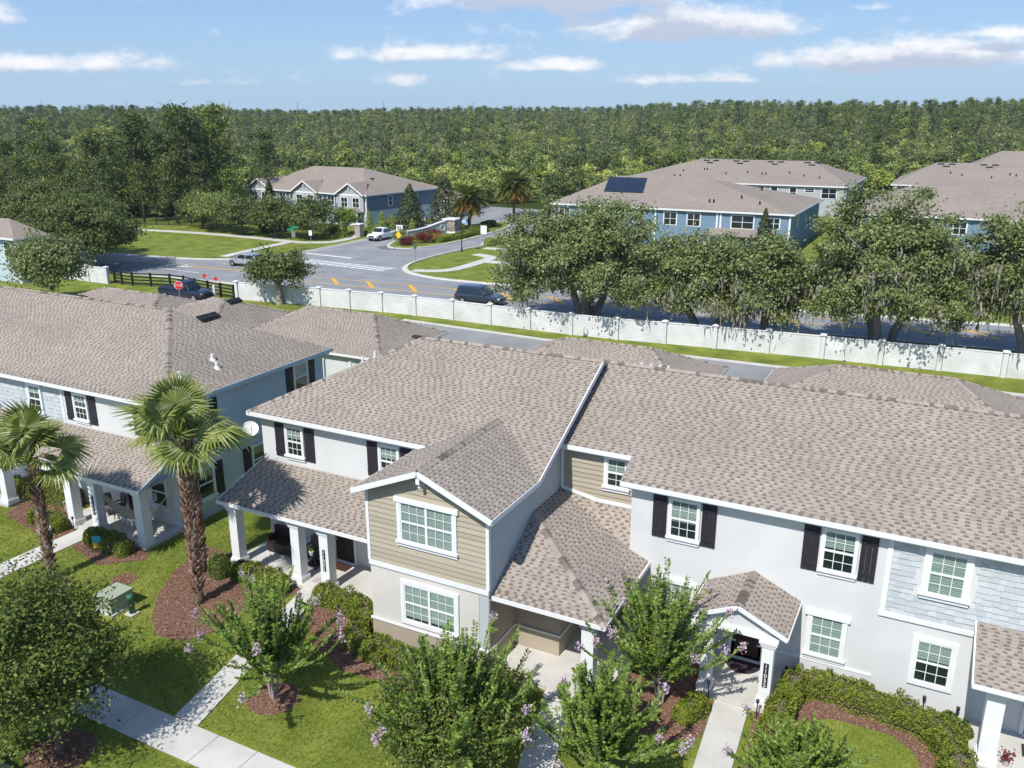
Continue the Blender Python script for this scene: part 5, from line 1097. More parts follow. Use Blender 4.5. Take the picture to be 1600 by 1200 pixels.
# ------------------------------------------------------------------ trees beyond the wall
def live_oak(label, loc, h, rx, ry, zc, rz, seed, n=260, per=170, moss=130, trunks=3, group='mossy oaks along the road', mat='leaf_liveoak', leaf=.155, lo=.4):
    rng = np.random.default_rng(seed); cs = shell(n, rx, ry, rz, rng, lo=lo, low=-.68) + np.array([0, 0, zc]); cr = rng.uniform(.6, 1.4, n) * 1.0; P = clump_points(cs, per, cr, rng, .6); P = P[P[:, 2] > .5]
    out = P - np.array([0, 0, zc - 1]); out /= np.linalg.norm(out, axis=1)[:, None]; V, Q = leaf_quads(P, leaf, leaf * .55, bias=out * .5, rng=rng, up=.5)
    mb = MB()
    for k in range(trunks):
        a = 6.28 * k / trunks + rng.uniform(0, 1); d = .9 if trunks > 1 else 0; f = np.array([math.cos(a) * d * 2.2, math.sin(a) * d * 1.4, h * .33])
        mb.tube([(math.cos(a) * d * .8, math.sin(a) * d * .8, -.1), (math.cos(a) * d * 1.1, math.sin(a) * d, h * .16), tuple(f)], [.42, .33, .28], 8, cap=False); sel = cs[rng.choice(n, 13, replace=False)]; limb_mesh(mb, tuple(f), sel, .2, rng, sag=.5, segs=5)
    t = tree_obj('live_oak', label, 'tree', loc, mb, (V, Q), ['bark_pale'], [mat], group)
    if moss:
        lowc = cs[cs[:, 2] < zc + rz * .25]; S = lowc[rng.integers(len(lowc), size=moss)] + rng.normal(size=(moss, 3)) * np.array([.8, .8, .3]); mv = []; 
        for p in S:
            for j in range(9):
                L = rng.uniform(.35, 1.6) * (1 if j < 3 else .6); w = rng.uniform(.03, .075); a = rng.uniform(0, 3.14); o = p + rng.normal(size=3) * np.array([.26, .26, .2]); dx = np.array([math.cos(a) * w, math.sin(a) * w, 0]); e = o + np.array([rng.normal() * .1, rng.normal() * .1, -L]); m = (o + e) / 2 + np.array([rng.normal() * .09, rng.normal() * .09, 0])
                mv += [o - dx * .5, o + dx * .5, m + dx, m - dx, m - dx, m + dx, e + dx * .15, e - dx * .15]
        mv = np.array(mv); mv[:, 2] = np.maximum(mv[:, 2], .4); link('spanish_moss', np_mesh('spanish_moss', mv, np.arange(len(mv)).reshape(-1, 4), [M['moss']]), t)
    return t
live_oak('big spreading oak with several trunks standing behind the white wall in the middle', (-28.5, 70.3, 0), 11, 8.1, 5.9, 6.1, 4.8, 1, n=370, per=165, trunks=4, leaf=.14, moss=150)
live_oak('smaller mossy oak between the big middle oak and the right hand oaks', (-18.0, 70.9, 0), 9, 3.3, 4.0, 5.2, 3.6, 2, n=140, per=150, moss=110, trunks=2, leaf=.14)
live_oak('oak with a low skirt of hanging moss left of the right hand oaks', (-13.2, 71.0, 0), 9.5, 2.9, 3.7, 5.0, 4.0, 3, n=140, per=150, moss=190, trunks=1, leaf=.14)
live_oak('tallest mossy oak in the right part of the row along the wall', (-4.3, 71.6, 0), 12, 6.1, 5.6, 6.8, 5.2, 4, n=350, per=165, moss=260, trunks=3, leaf=.14)
live_oak('mossy oak next to the right edge of the picture', (6.0, 72.6, 0), 12, 4.6, 5.2, 7.0, 5.0, 5, n=260, per=165, moss=230, trunks=2, leaf=.14)
live_oak('oak at the extreme right beyond the mossy ones', (15.5, 75, 0), 11, 5, 5, 7, 4, 6, n=160, moss=80, trunks=2)
live_oak('grey green oak overhanging the road left of the rail fence', (-95.0, 70.0, 0), 9, 7.4, 5.5, 5.3, 3.7, 7, n=280, moss=0, trunks=2, mat='leaf_oak', group='oaks left of the road')
live_oak('second grey green oak at the left edge behind the round tree', (-105.5, 74.0, 0), 10, 7.5, 6, 6, 4.2, 8, n=260, moss=0, trunks=2, mat='leaf_oak', group='oaks left of the road')
live_oak('young oak leaning over the left end of the white wall', (-59.6, 65.2, 0), 5.6, 3.0, 2.7, 3.5, 1.7, 9, n=85, per=75, moss=0, trunks=1, mat='leaf_oak', leaf=.16, group='oaks left of the road', lo=.3)
bushy('round_tree', 'dense round tree at the left edge above the near roof', (-80.6, 55.5, 0), 6.2, 3.05, 3.0, 2.5, 3.9, 170, 95, .16, 'leaf_liveoak', .16, seed=31, clump=1.0)
for i, (x, y, h, r_, m, lab) in enumerate([(-94.5, 103.6, 6.0, 3.3, 'leaf_oak', 'small oak before the left gable of the blue and grey townhouse'), (-88.6, 105.0, 6.4, 3.7, 'leaf_oak', 'small oak before the middle gable of the blue and grey townhouse'),
        (-101.5, 103.8, 6.2, 3.4, 'leaf_oak', 'oak at the left end of the row before the townhouse'), (-108, 104.8, 6.5, 3.6, 'leaf_wood', 'rounded oak near the picket fence'), (-113.5, 107, 7, 3.4, 'leaf_oak', 'oak behind the picket fence corner')]):
    bushy('small_oak', lab, (x, y, 0), h, r_, r_, 2.2, 3.7, 110, 60, .2, m, .14, seed=40 + i, clump=1.0, group='small oaks along the field path')
def conical(name, label, loc, h, r_, seed, mat, per=2600, leaf=.16, group=None, round_=1.0, bare=.0):
    rng = np.random.default_rng(seed); z = h * (1 - rng.random(per) ** .62); a = rng.uniform(0, 6.28, per); w = r_ * np.clip(1 - z / h, 0, 1) ** round_ * (1 + .16 * np.sin(a * 5 + z * 4) + .12 * np.sin(z * 9)) * rng.uniform(.65, 1.05, per)
    P = np.column_stack([np.cos(a) * w, np.sin(a) * w, z + bare]); B = np.column_stack([np.cos(a), np.sin(a), np.full(per, .4)]); V, Q = leaf_quads(P, leaf, leaf * .5, bias=B, rng=rng, up=.2); mb = MB(); mb.tube([(0, 0, -.05), (0, 0, h * .9)], [.12, .03], 6)
    return tree_obj(name, label, 'tree', loc, mb, (V, Q), ['bark'], [mat], group)
conical('magnolia', 'dark conical magnolia at the corner of the blue townhouse', (-81.6, 122.0, 0), 7.4, 2.9, 1, 'leaf_magnolia', leaf=.22, group='dark magnolias', round_=.75); conical('magnolia', 'darker magnolia behind the entrance sign', (-80.6, 131.5, 0), 8.2, 3.3, 2, 'leaf_magnolia', leaf=.24, group='dark magnolias', round_=.7)
conical('magnolia', 'bronze leaved magnolia left of the small oaks', (-99.5, 108.5, 0), 8.4, 2.2, 3, 'leaf_magnolia', leaf=.22, group='dark magnolias', round_=.8); conical('magnolia', 'small magnolia rising before the blue right hand house', (-22.0, 113.0, 0), 7.0, 1.8, 4, 'leaf_magnolia', leaf=.2, group='dark magnolias', round_=.8)
for i, (x, y, h, r_, lab) in enumerate([(-85.0, 108.0, 2.9, 1.15, 'broad cone shrub beside the brick entrance pillar'), (-85.4, 115.6, 3.6, .75, 'slim cone shrub left of the townhouse entry'), (-83.6, 116.8, 3.4, .8, 'slim cone shrub right of the townhouse entry'), (-82.6, 118.4, 3.0, .9, 'cone shrub on the side lawn of the blue townhouse'), (-78.6, 118.0, 2.3, .7, 'small cone shrub near the speed sign'), (-73.1, 124.0, 3.4, .8, 'column shaped shrub right of the entrance sign'), (-76.5, 127.5, 3.0, .7, 'column shaped shrub behind the entrance sign')]):
    conical('cone_shrub', lab, (x, y, 0), h, r_, 50 + i, 'leaf_wood', per=1100, leaf=.11, group='clipped cone shrubs at the entrance', round_=.55)
bushy('crape_bush', 'light green bush in front of the right gable of the far townhouse', (-87.0, 111.5, 0), 4.4, 1.9, 1.9, 1.5, 2.7, 60, 70, .15, 'leaf_crape', .07, seed=61, clump=.7, multi=3)
# date palms at the entrance
def pinnate(seed, L=3.1):
    rng = np.random.default_rng(seed); V = []; F = []; N = 64; pr = None
    for k in range(N):
        f = k / (N - 1); p = np.array([L * f * (1 - .14 * f), 0, .9 * f - 1.75 * f * f]); 
        w = .62 * math.sin(math.pi * min(1, .12 + f * .86)) ** .7
        for sg in (-1, 1):
            e = p + np.array([.28, sg * w, .14 - .2 * rng.random()]); b = len(V); V += [p, p + [.12, 0, .0], e]; F.append((b, b + 1, b + 2))
    return np.array(V), np.array(F)
PV, PF = pinnate(1); PIN = [np_mesh('frond', PV, PF, [M['leaf_phoenix']]), np_mesh('frond', PV, PF, [M['leaf_orange']])]
def date_palm(label, loc, ht, n, seed, s=1.0):
    rng = np.random.default_rng(seed); t = thing('date_palm', label, 'palm tree', loc, group='date palms at the entrance'); mb = MB(); mb.tube([(0, 0, -.05), (0, 0, ht * .5), (0, 0, ht)], [.3, .24, .34], 8); mb.build('trunk', [M['bark_palm']], t)
    for i in range(n):
        f = i / n; el = math.radians(82 - 112 * f ** .9 + rng.normal() * 6); o = link('frond', PIN[1 if f > .68 and rng.random() < .85 else 0], t); o.location = (0, 0, ht + .15 * (1 - f)); o.rotation_euler = (rng.normal() * .2, -el + .25, i * 2.39996); q = s * rng.uniform(.85, 1.08); o.scale = (q, q, q)
    return t
date_palm('date palm with orange lower fronds on the entrance island', (-72.6, 126.0, 0), 4.9, 90, 1, 1.2); date_palm('date palm farther back along the entrance road', (-74.5, 146.0, 0), 5.6, 90, 2, 1.4)

# ------------------------------------------------------------------ forest
def t_scrub(seed, mat, n=46, per=20, leaf=.34, h=6, r_=2.6):
    rng = np.random.default_rng(seed); cs = shell(n, r_, r_, h * .42, rng, lo=.35, low=-.8) + np.array([0, 0, h * .52]); P = clump_points(cs, per, .85, rng); out = P - np.array([0, 0, h * .3]); out /= np.linalg.norm(out, axis=1)[:, None]
    return leaf_quads(P, leaf, leaf * .55, bias=out * .5, rng=rng, up=.4), mat, 'bark_pale', h * .5, .09
def t_pine(seed, h=20):
    rng = np.random.default_rng(seed); n = 34; z = h * rng.uniform(.34, 1, n); w = 3.4 * np.clip((1.06 - z / h) * 1.7, .25, 1) * rng.uniform(.4, 1, n); a = rng.uniform(0, 6.28, n); cs = np.column_stack([np.cos(a) * w, np.sin(a) * w, z]); P = clump_points(cs, 30, 1.5, rng, .55)
    return leaf_quads(P, .36, .16, rng=rng, up=.5), 'leaf_pine', 'bark', h * .97, .16
def t_cypress(seed, h=18):
    rng = np.random.default_rng(seed); n = 22; z = h * rng.uniform(.45, 1, n); w = 1.7 * np.clip((1.1 - z / h) * 2, .35, 1) * rng.uniform(.2, 1, n); a = rng.uniform(0, 6.28, n); cs = np.column_stack([np.cos(a) * w, np.sin(a) * w, z]); P = clump_points(cs, 24, 1.15, rng, .6)
    return leaf_quads(P, .33, .15, rng=rng, up=.4), 'leaf_cypress', 'snag', h * .98, .13
def t_snag(seed, h=12): return None, None, 'snag', h, .09
def template(spec, seed):
    (lv, mat, bark, th, tr) = spec; rng = np.random.default_rng(seed); mb = MB(); mb.tube([(0, 0, -.5), (rng.normal() * .15, rng.normal() * .15, th * .5), (0, 0, th)], [tr, tr * .75, tr * .2], 5)
    if lv is None:
        for k in range(9):
            z = th * rng.uniform(.35, .95); a = rng.uniform(0, 6.28); l = rng.uniform(.5, 1.9); mb.tube([(0, 0, z), (math.cos(a) * l, math.sin(a) * l, z + l * .6)], [tr * .4, .02], 3)
    V = np.array(mb.v); F = [f for f in mb.f]; nb = len(V)
    if lv is not None: V = np.concatenate([V, lv[0]]); F = F + [tuple(int(i) + nb for i in q) for q in lv[1]]
    me = bpy.data.meshes.new('tree'); me.from_pydata(V.tolist(), [], F); me.materials.append(M[bark]); me.materials.append(M[mat or bark]); me.polygons.foreach_set('material_index', [0] * len(mb.f) + [1] * (len(F) - len(mb.f))); me.update(); return me
TS = [template(t_scrub(1, 'leaf_scrub'), 1), template(t_scrub(2, 'leaf_scrub', h=7, r_=2.2), 2), template(t_scrub(3, 'leaf_wood', h=8, r_=3.2), 3), template(t_scrub(9, 'leaf_oak', n=70, per=22, h=9, r_=3.8, leaf=.36), 9)]
TP = [template(t_pine(4), 4), template(t_scrub(12, 'leaf_oak', n=70, per=24, leaf=.42, h=15, r_=3.8), 12), template(t_scrub(6, 'leaf_wood', n=70, per=24, leaf=.42, h=17, r_=3.6), 6), template(t_pine(7), 7)]
TC = [template(t_cypress(21), 21), template(t_cypress(22, 16), 22)]
TN = [template(t_snag(8), 8), template(t_snag(10), 10)]
def wood():
    rng = np.random.default_rng(77); scrub = []; pine = []; snag = []
    def clear(x, y):
        if -133 < x < -88 and y < 146: return False
        if x < -62 and x > -88.5 and y < 163: return False
        if -64 < x < -10 and y < 206: return False
        if x >= -22 and y < 246: return False
        if x <= -133 and y < 104 - (x + 133) * -.02: return False
        return True
    a0, a1 = R(-64), R(9)
    for _ in range(26000):                                # light scrub of the wet ground behind the houses
        r = math.sqrt(rng.uniform(140 ** 2, 640 ** 2)); a = rng.uniform(a0, a1); x, y = r * math.sin(a), r * math.cos(a); ad = math.degrees(a)
        if not clear(x, y): continue
        e = 590 + 50 * math.sin(ad * .21) - (0 if ad < -22 else min(150, (ad + 22) * 11))
        if r > e + rng.normal() * 22: continue
        if rng.random() < .42: continue
        k = rng.random(); g_ = max(0, min(1, (r - 300) / 280)); scrub.append((r, x, y, rng.uniform(.62, 1.15) * (.95 if r > 200 else .8) * (1 + .75 * g_ * rng.random() ** 1.5), 2 if k < .2 else 3 if k < .3 else (0 if k < .65 else 1)))
    for _ in range(11000):
        r = math.sqrt(rng.uniform(200 ** 2, 1000 ** 2)); a = rng.uniform(a0, a1); x, y = r * math.sin(a), r * math.cos(a); ad = math.degrees(a)
        if not clear(x, y): continue
        e = 595 + 50 * math.sin(ad * .21) - (0 if ad < -22 else min(150, (ad + 22) * 11))
        p = 1 if r > e else .02 + .30 * max(0, (r - 300) / max(50, e - 300)) ** 2 if r > 300 else .02
        if r > e + 150: p = .55
        if rng.random() > p: continue
        pine.append((r, x, y, rng.uniform(.68, .95) if r > 420 else rng.uniform(.5, .85), int(rng.integers(4))))
    for _ in range(900):
        r = rng.uniform(170, 560); a = rng.uniform(a0, a1); x, y = r * math.sin(a), r * math.cos(a)
        if clear(x, y) and rng.random() < .33: snag.append((r, x, y, rng.uniform(.55, 1.15), int(rng.integers(2))))
    cyp = []
    for _ in range(4200):
        r = math.sqrt(rng.uniform(250 ** 2, 620 ** 2)); a = rng.uniform(a0, a1); x, y = r * math.sin(a), r * math.cos(a); ad = math.degrees(a)
        if clear(x, y) and rng.random() < (.12 + .25 * (math.sin(ad * .5) > 0)) * (.35 if ad < -45 else 1) * min(1, (r - 230) / 150): cyp.append((r, x, y, rng.uniform(.6, 1.05), int(rng.integers(2))))
    def place(name, lab, cat, grp, tmpl, lst, single):
        lst.sort(); 
        for i, (r, x, y, s, k) in enumerate(lst[:single]):
            o = link(name, tmpl[k], None, label=lab, cat=cat, group=grp); o.location = (x, y, hill(x, y) - .1); o.rotation_euler = (0, 0, rng.uniform(0, 6.28)); z = s * rng.uniform(.9, 1.12); o.scale = (s, s, z)
        rest = lst[single:]
        for k in range(len(tmpl)):
            pts = [q for q in rest if q[4] == k]
            if not pts: continue
            me = bpy.data.meshes.new(name + '_wood'); me.from_pydata([(x, y, hill(x, y) - .1) for (_, x, y, s, _k) in pts], [], []); at = me.attributes.new('sc', 'FLOAT', 'POINT'); at.data.foreach_set('value', [q[3] for q in pts]); at = me.attributes.new('rz', 'FLOAT_VECTOR', 'POINT'); at.data.foreach_set('vector', np.array([(0, 0, rng.uniform(0, 6.28)) for _ in pts], np.float32).ravel())
            ob = link(name + '_wood', me, kind='stuff'); ng = bpy.data.node_groups.new('wood', 'GeometryNodeTree'); ng.interface.new_socket('Geometry', in_out='INPUT', socket_type='NodeSocketGeometry'); ng.interface.new_socket('Geometry', in_out='OUTPUT', socket_type='NodeSocketGeometry')
            N = ng.nodes.new; K = ng.links.new; gi = N('NodeGroupInput'); go = N('NodeGroupOutput'); ip = N('GeometryNodeInstanceOnPoints'); oi = N('GeometryNodeObjectInfo'); src = next(o for o in COL.objects if o.data == tmpl[k]); oi.inputs['Object'].default_value = src; oi.inputs['As Instance'].default_value = True
            oi.transform_space = 'ORIGINAL'
            na = N('GeometryNodeInputNamedAttribute'); na.inputs['Name'].default_value = 'sc'; nr = N('GeometryNodeInputNamedAttribute'); nr.data_type = 'FLOAT_VECTOR'; nr.inputs['Name'].default_value = 'rz'
            K(gi.outputs[0], ip.inputs['Points']); K(oi.outputs['Geometry'], ip.inputs['Instance']); K(na.outputs['Attribute'], ip.inputs['Scale']); K(nr.outputs['Attribute'], ip.inputs['Rotation']); K(ip.outputs[0], go.inputs[0])
            m = ob.modifiers.new('wood', 'NODES'); m.node_group = ng
    place('young_tree', 'light green young tree in the scrub beyond the houses', 'tree', 'young trees in the scrub beyond the houses', TS, scrub, 300)
    place('pine_tree', 'tall slender pine in the woods beyond the scrub', 'tree', 'tall pines in the distant woods', TP, pine, 300)
    place('cypress_tree', 'slender pale trunked tree rising from the scrub in the distance', 'tree', 'slender pale trunked trees in the scrub', TC, cyp, 300)
    place('dead_tree', 'bare grey dead trunk standing in the scrub', 'tree', 'bare dead trunks in the scrub', TN, snag, 300)
wood()
# the big pines and oaks left of the field
rng = np.random.default_rng(5)
def big_pine(loc, h, seed, mat, group):
    rg = np.random.default_rng(seed); n = 42; z = h * rg.uniform(.3, 1, n); w = h * .23 * np.clip((1.12 - z / h) * 1.5, .25, 1) * rg.uniform(.3, 1, n); a = rg.uniform(0, 6.28, n); cs = np.column_stack([np.cos(a) * w, np.sin(a) * w, z]); P = clump_points(cs, 62, 1.7, rg, .5); V, Q = leaf_quads(P, .3, .13, rng=rg, up=.5); mb = MB(); mb.tube([(0, 0, -.1), (.2, 0, h * .5), (0, 0, h * .97)], [.3, .22, .05], 6); limb_mesh(mb, (0, 0, h * .55), cs[:8], .09, rg)
    return tree_obj('pine_tree', 'tall dark pine in the grove left of the townhouse and field', 'tree', loc, mb, (V, Q), ['bark'], [mat], group)
protos = [big_pine((0, 0, 0), 17, 90 + k, m, 'tall dark pines left of the field') for k, m in enumerate(['leaf_pine', 'leaf_dark', 'leaf_oak', 'leaf_pine'])]
spots = []
for (x, y, h) in [(-121, 113, 18.5), (-126.5, 116, 19.5), (-131, 119, 18), (-128, 112.5, 15), (-135, 113, 17), (-140, 118, 18.5), (-144, 111, 14), (-150, 116, 15), (-156, 112, 13.5), (-163, 116, 14), (-170, 112, 13), (-124, 122, 19.5), (-133, 126, 19), (-146, 123, 17), (-119, 119, 14), (-116, 126, 15), (-138, 108, 11), (-148, 107, 11), (-158, 106, 10.5), (-167, 106, 11), (-176, 110, 12), (-129, 108.5, 10), (-122, 109.5, 11), (-153, 122, 15), (-161, 124, 14), (-172, 120, 13), (-118, 112, 10), (-114, 114.5, 9)]:
    spots.append((x, y, h))
used = [False] * 4
for i, (x, y, h) in enumerate(spots):
    k = i % 4; t = protos[k] if not used[k] else copy_tree(protos[k]); used[k] = True
    s = h / 17; t.location = (x, y, 0); t.rotation_euler = (0, 0, rng.uniform(0, 6.28)); t.scale = (s * rng.uniform(1.0, 1.25),) * 2 + (s,)

# ------------------------------------------------------------------ vehicles (local x forward, origin on the road under the middle)
def loft(mb, rings, mi=0, caps=True):
    b = len(mb.v); n = len(rings[0])
    for r_ in rings: mb.v += [tuple(p) for p in r_]
    for i in range(len(rings) - 1):
        for k in range(n): mb.f.append((b + i * n + k, b + i * n + (k + 1) % n, b + (i + 1) * n + (k + 1) % n, b + (i + 1) * n + k)); mb.m.append(mi)
    if caps: mb.f.append(tuple(range(b, b + n))[::-1]); mb.m.append(mi); e = b + (len(rings) - 1) * n; mb.f.append(tuple(range(e, e + n))); mb.m.append(mi)
def car(name, label, cat, loc, rot, paint, kind='suv', L=4.8, W=1.9, H=1.72):
    t = thing(name, label, cat, loc, rot); h = L / 2; w = W / 2; mb = MB()
    def ring(x, zb, zt, hw, s=1.0): return [(x, -hw * .9, zb), (x, hw * .9, zb), (x, hw, zb + .16), (x, hw, zt - .2), (x, hw * .95, zt - .06), (x, hw * .84, zt), (x, -hw * .84, zt), (x, -hw * .95, zt - .06), (x, -hw, zt - .2), (x, -hw, zb + .16)]
    hood = .98 if kind == 'suv' else 1.08 if kind == 'pickup' else .86; belt = hood + (.06 if kind != 'sedan' else .06)
    if kind == 'pickup':
        st = [(-h, .5, 1.12, w * .94), (-h + .15, .4, 1.16, w), (-.75, .36, 1.16, w), (-.72, .36, belt, w), (1.0, .36, belt, w), (1.25, .36, hood + .02, w), (h - .45, .38, hood - .04, w * .97), (h - .1, .42, hood - .16, w * .9), (h, .48, hood - .3, w * .82)]
        cab = [(-.78, belt - .05, belt, w * .9, w * .88), (-.55, belt - .05, H - .04, w * .93, w * .76), (.25, belt - .05, H, w * .93, w * .78), (.62, belt - .05, H - .08, w * .93, w * .76), (1.28, belt - .05, belt + .0, w * .9, w * .86)]
    else:
        st = [(-h, .5, belt - .1, w * .88), (-h + .18, .38, belt, w * .97), (-h + .6, .34, belt, w), (.7, .34, belt, w), (1.05, .34, hood + .02, w), (h - .5, .36, hood - .08, w * .96), (h - .12, .42, hood - .2, w * .88), (h, .48, hood - .34, w * .78)]
        r0 = -h + (.12 if kind == 'suv' else .55); cab = [(r0, belt - .05, belt, w * .88, w * .86), (r0 + (.3 if kind == 'suv' else .75), belt - .05, H - .05, w * .93, w * .74), (-.2, belt - .05, H, w * .94, w * .78), (.32, belt - .05, H - .07, w * .94, w * .75), (1.15, belt - .05, belt, w * .9, w * .86)]
    loft(mb, [ring(*s) for s in st]); body = mb.build('body', [M[paint]], t, smooth=False)
    c = MB(); loft(c, [[(x, -a, z0), (x, a, z0), (x, b_, z1), (x, b_ * .8, z1 + .03), (x, -b_ * .8, z1 + .03), (x, -b_, z1)] for (x, z0, z1, a, b_) in cab]); c.build('cabin', [M[paint]], t)
    def glassp(pts, nm='side_window', sh=(0, 0, 0)): g = MB(); n_ = (Vector(pts[1]) - Vector(pts[0])).cross(Vector(pts[2]) - Vector(pts[0])).normalized() * .03; g.prism([tuple(Vector(p) - n_ * .5 + Vector(sh)) for p in pts], n_); g.build(nm, [M['dark_glass']], t)
    a, b2_, c2, d2_, e2 = cab
    for s in (-1, 1):
        n_ = 2 if kind != 'sedan' else 2; x0, x1 = b2_[0] - .12, d2_[0] + .42
        for i in range(n_):
            p, q = x0 + (x1 - x0) * i / n_ + .06, x0 + (x1 - x0) * (i + 1) / n_ - .06; zt = H - .17; yl, yh = s * (w * .935 + .012), s * (w * .775 + .03)
            qt = q - (.4 if i == n_ - 1 else 0); pt = p + (.16 if i == 0 else 0); pts = [(p, yl, belt + .05), (q, yl, belt + .05), (qt, yh, zt), (pt, yh, zt)]; glassp(pts if s < 0 else pts[::-1])
        m = MB(); m.box(.85, 1.0, s * (w + .02) - .09, s * (w + .02) + .09, belt - .02, belt + .14); m.build('mirror', [M[paint]], t)
        l = MB(); l.box(h - .32, h - .04, s * w * .68 - .17, s * w * .68 + .17, hood - .34, hood - .2); l.build('headlight', [M['lamp_glass']], t); l = MB(); l.box(-h - .012, -h + .1, s * w * .78 - .1, s * w * .78 + .1, belt - .42, belt - .12); l.build('tail_light', [M['tail_red']], t)
    glassp([(d2_[0] + .05, -w * .68, H - .11), (e2[0] - .08, -w * .8, belt + .06), (e2[0] - .08, w * .8, belt + .06), (d2_[0] + .05, w * .68, H - .11)], 'windscreen', (.05, 0, .045)); glassp([(a[0] + .02, w * .74, belt + .08), (a[0] + .02, -w * .74, belt + .08), (b2_[0] - .05, -w * .66, H - .14), (b2_[0] - .05, w * .66, H - .14)][::-1], 'rear_window')
    g = MB(); g.box(h - .06, h + .012, -w * .5, w * .5, hood - .5, hood - .24); g.build('grille', [M['black']], t); g = MB(); g.box(h - .12, h + .05, -w * .85, w * .85, .36, .52); g.build('bumper', [M['black'] if kind == 'pickup' else M[paint]], t); g = MB(); g.box(-h - .06, -h + .1, -w * .88, w * .88, .4, .56); g.build('bumper', [M['metal'] if kind == 'pickup' else M[paint]], t)
    if kind == 'pickup': g = MB(); g.box(-h + .12, -.86, -w * .8, w * .8, 1.165, 1.175); g.build('load_bed', [M['black']], t)
    wr = .38 if kind == 'pickup' else .35
    for x in (-h + .95, h - .95):
        for s in (-1, 1):
            y = s * (w - .1); q = MB(); q.tube([(x, y - .115, wr), (x, y - .1, wr), (x, y + .1, wr), (x, y + .115, wr)], [wr * .9, wr, wr, wr * .9], 16); wo = q.build('wheel', [M['tyre']], t); q = MB(); q.tube([(x, y + s * .09, wr), (x, y + s * .123, wr)], [wr * .66, wr * .6], 12); link('rim', q.mesh('rim', [M['rim']]), wo)
            q = MB(); q.tube([(x, s * (w - .28), wr), (x, s * (w + .006), wr)], wr * 1.16, 16); q.build('wheel_arch', [M['black']], t)
    return t
car('pickup_truck', 'white pickup leaving the entrance road beside the median', 'pickup truck', (-78.3, 109.2, .012), R(-91), 'car_white', 'pickup', 5.5, 1.95, 1.82)
car('suv', 'silver white car on the main road behind the young oak', 'car', (-79.2, 81.2, .012), R(181), 'car_silver', 'suv', 4.8, 1.9, 1.65)
car('suv', 'dark blue SUV driving on the main road behind the white wall', 'car', (-41.9, 74.7, .012), R(3), 'car_dark', 'suv', 5.0, 1.95, 1.8)
car('pickup_truck', 'dark navy pickup parked at the black rail fence', 'pickup truck', (-70.0, 62.9, .016), R(2), 'car_navy', 'pickup', 5.8, 2.0, 1.9)
car('sedan', 'white car just entering the bottom left corner', 'car', (-23.0, 10.2, .0), R(0), 'car_white', 'sedan', 4.7, 1.85, 1.46)
sheet('street', [(-70, 2), (14, 2), (14, 11.5), (-70, 11.5)], .006, 'asphalt'); strip('street_curb', [(-70, 11.5), (14, 11.5)], 0, .2, .1, 'curb', thick=.1)

# ------------------------------------------------------------------ entrance island
t = thing('entrance_sign', 'curved grey entrance sign wall with a stone pier on the island', 'sign', (-72.6, 117, .14)); P = [(-75.2, 111.4), (-74.6, 113.2), (-73.9, 115.2), (-73.2, 117.2), (-72.7, 118.6)]; hs = [1.0, 1.05, 1.3, 1.75, 2.0]; org = (-72.6, 117, .14)
mb = MB(); cp = MB()
for i in range(4):
    p, q = Vector((*P[i], .14)), Vector((*P[i + 1], .14)); s = (q - p).cross(Vector((0, 0, 1))).normalized() * .2; z0, z1 = Vector((0, 0, hs[i])), Vector((0, 0, hs[i + 1])); mb.faces([p - s, p + s, p + s + z0, p - s + z0, q - s, q + s, q + s + z1, q - s + z1], [(0, 1, 2, 3), (7, 6, 5, 4), (1, 5, 6, 2), (0, 3, 7, 4)]); d = Vector((0, 0, .12)); s *= 1.35
    cp.faces([p - s + z0, p + s + z0, p + s + z0 + d, p - s + z0 + d, q - s + z1, q + s + z1, q + s + z1 + d, q - s + z1 + d], [(0, 1, 2, 3), (7, 6, 5, 4), (0, 4, 5, 1), (1, 5, 6, 2), (2, 6, 7, 3), (3, 7, 4, 0)])
mb.build('sign_wall', [M['sign_wall']], t, org); cp.build('coping', [M['trim']], t, org)
a, c = Vector((*P[1], 0)), Vector((*P[3], 0)); s = (c - a).cross(Vector((0, 0, 1))).normalized(); mb = MB()
for k in range(11): p = a.lerp(c, .02 + k * .075) + s * .215; mb.beam(p + Vector((0, 0, .62 + .035 * k)), p + (c - a).normalized() * .2 + Vector((0, 0, .62 + .035 * k)), .03, .3 if k % 3 else .42)
mb.build('lettering', [M['black']], t, org, kind='stuff'); mb = MB(); p = Vector((*P[3], 0)).lerp(Vector((*P[4], 0)), .45) + s * .21; pts = [p + Vector((0, 0, 1.15)) + ((c - a).normalized() * math.cos(g) + Vector((0, 0, 1)) * math.sin(g)) * .48 for g in [k * math.pi / 8 for k in range(17)]]; mb.tube(pts, .05, 5); mb.build('emblem', [M['trim']], t, org)
mb = MB(); rr = random.Random(4); x0, y0, sz = -73.2, 118.7, 2.1; mb.box(x0 + .06, x0 + sz - .06, y0 + .06, y0 + sz - .06, .14, 2.3); pier = mb.build('pier', [M['stone']], t, org)
stn = MB(); z = .5
while z < 2.2:
    hgt = rr.uniform(.18, .3)
    for face in range(2):
        u = 0
        while u < sz:
            wd = min(rr.uniform(.25, .55), sz - u); o = rr.uniform(.0, .05)
            q = MB(); (q.box(x0 + u + .01, x0 + u + wd - .01, y0 - o, y0 + .1, z + .01, z + hgt - .01) if face == 0 else q.box(x0 + sz - .1, x0 + sz + o, y0 + u + .01, y0 + u + wd - .01, z + .01, z + hgt - .01)); link('stone', q.mesh('stone', [M['stone']], org), pier); u += wd
    z += hgt
mb = MB(); mb.box(x0 - .18, x0 + sz + .18, y0 - .18, y0 + sz + .18, 2.3, 2.46); mb.box(x0 - .1, x0 + sz + .1, y0 - .1, y0 + sz + .1, .2, .5); mb.build('cap', [M['trim']], t, org)
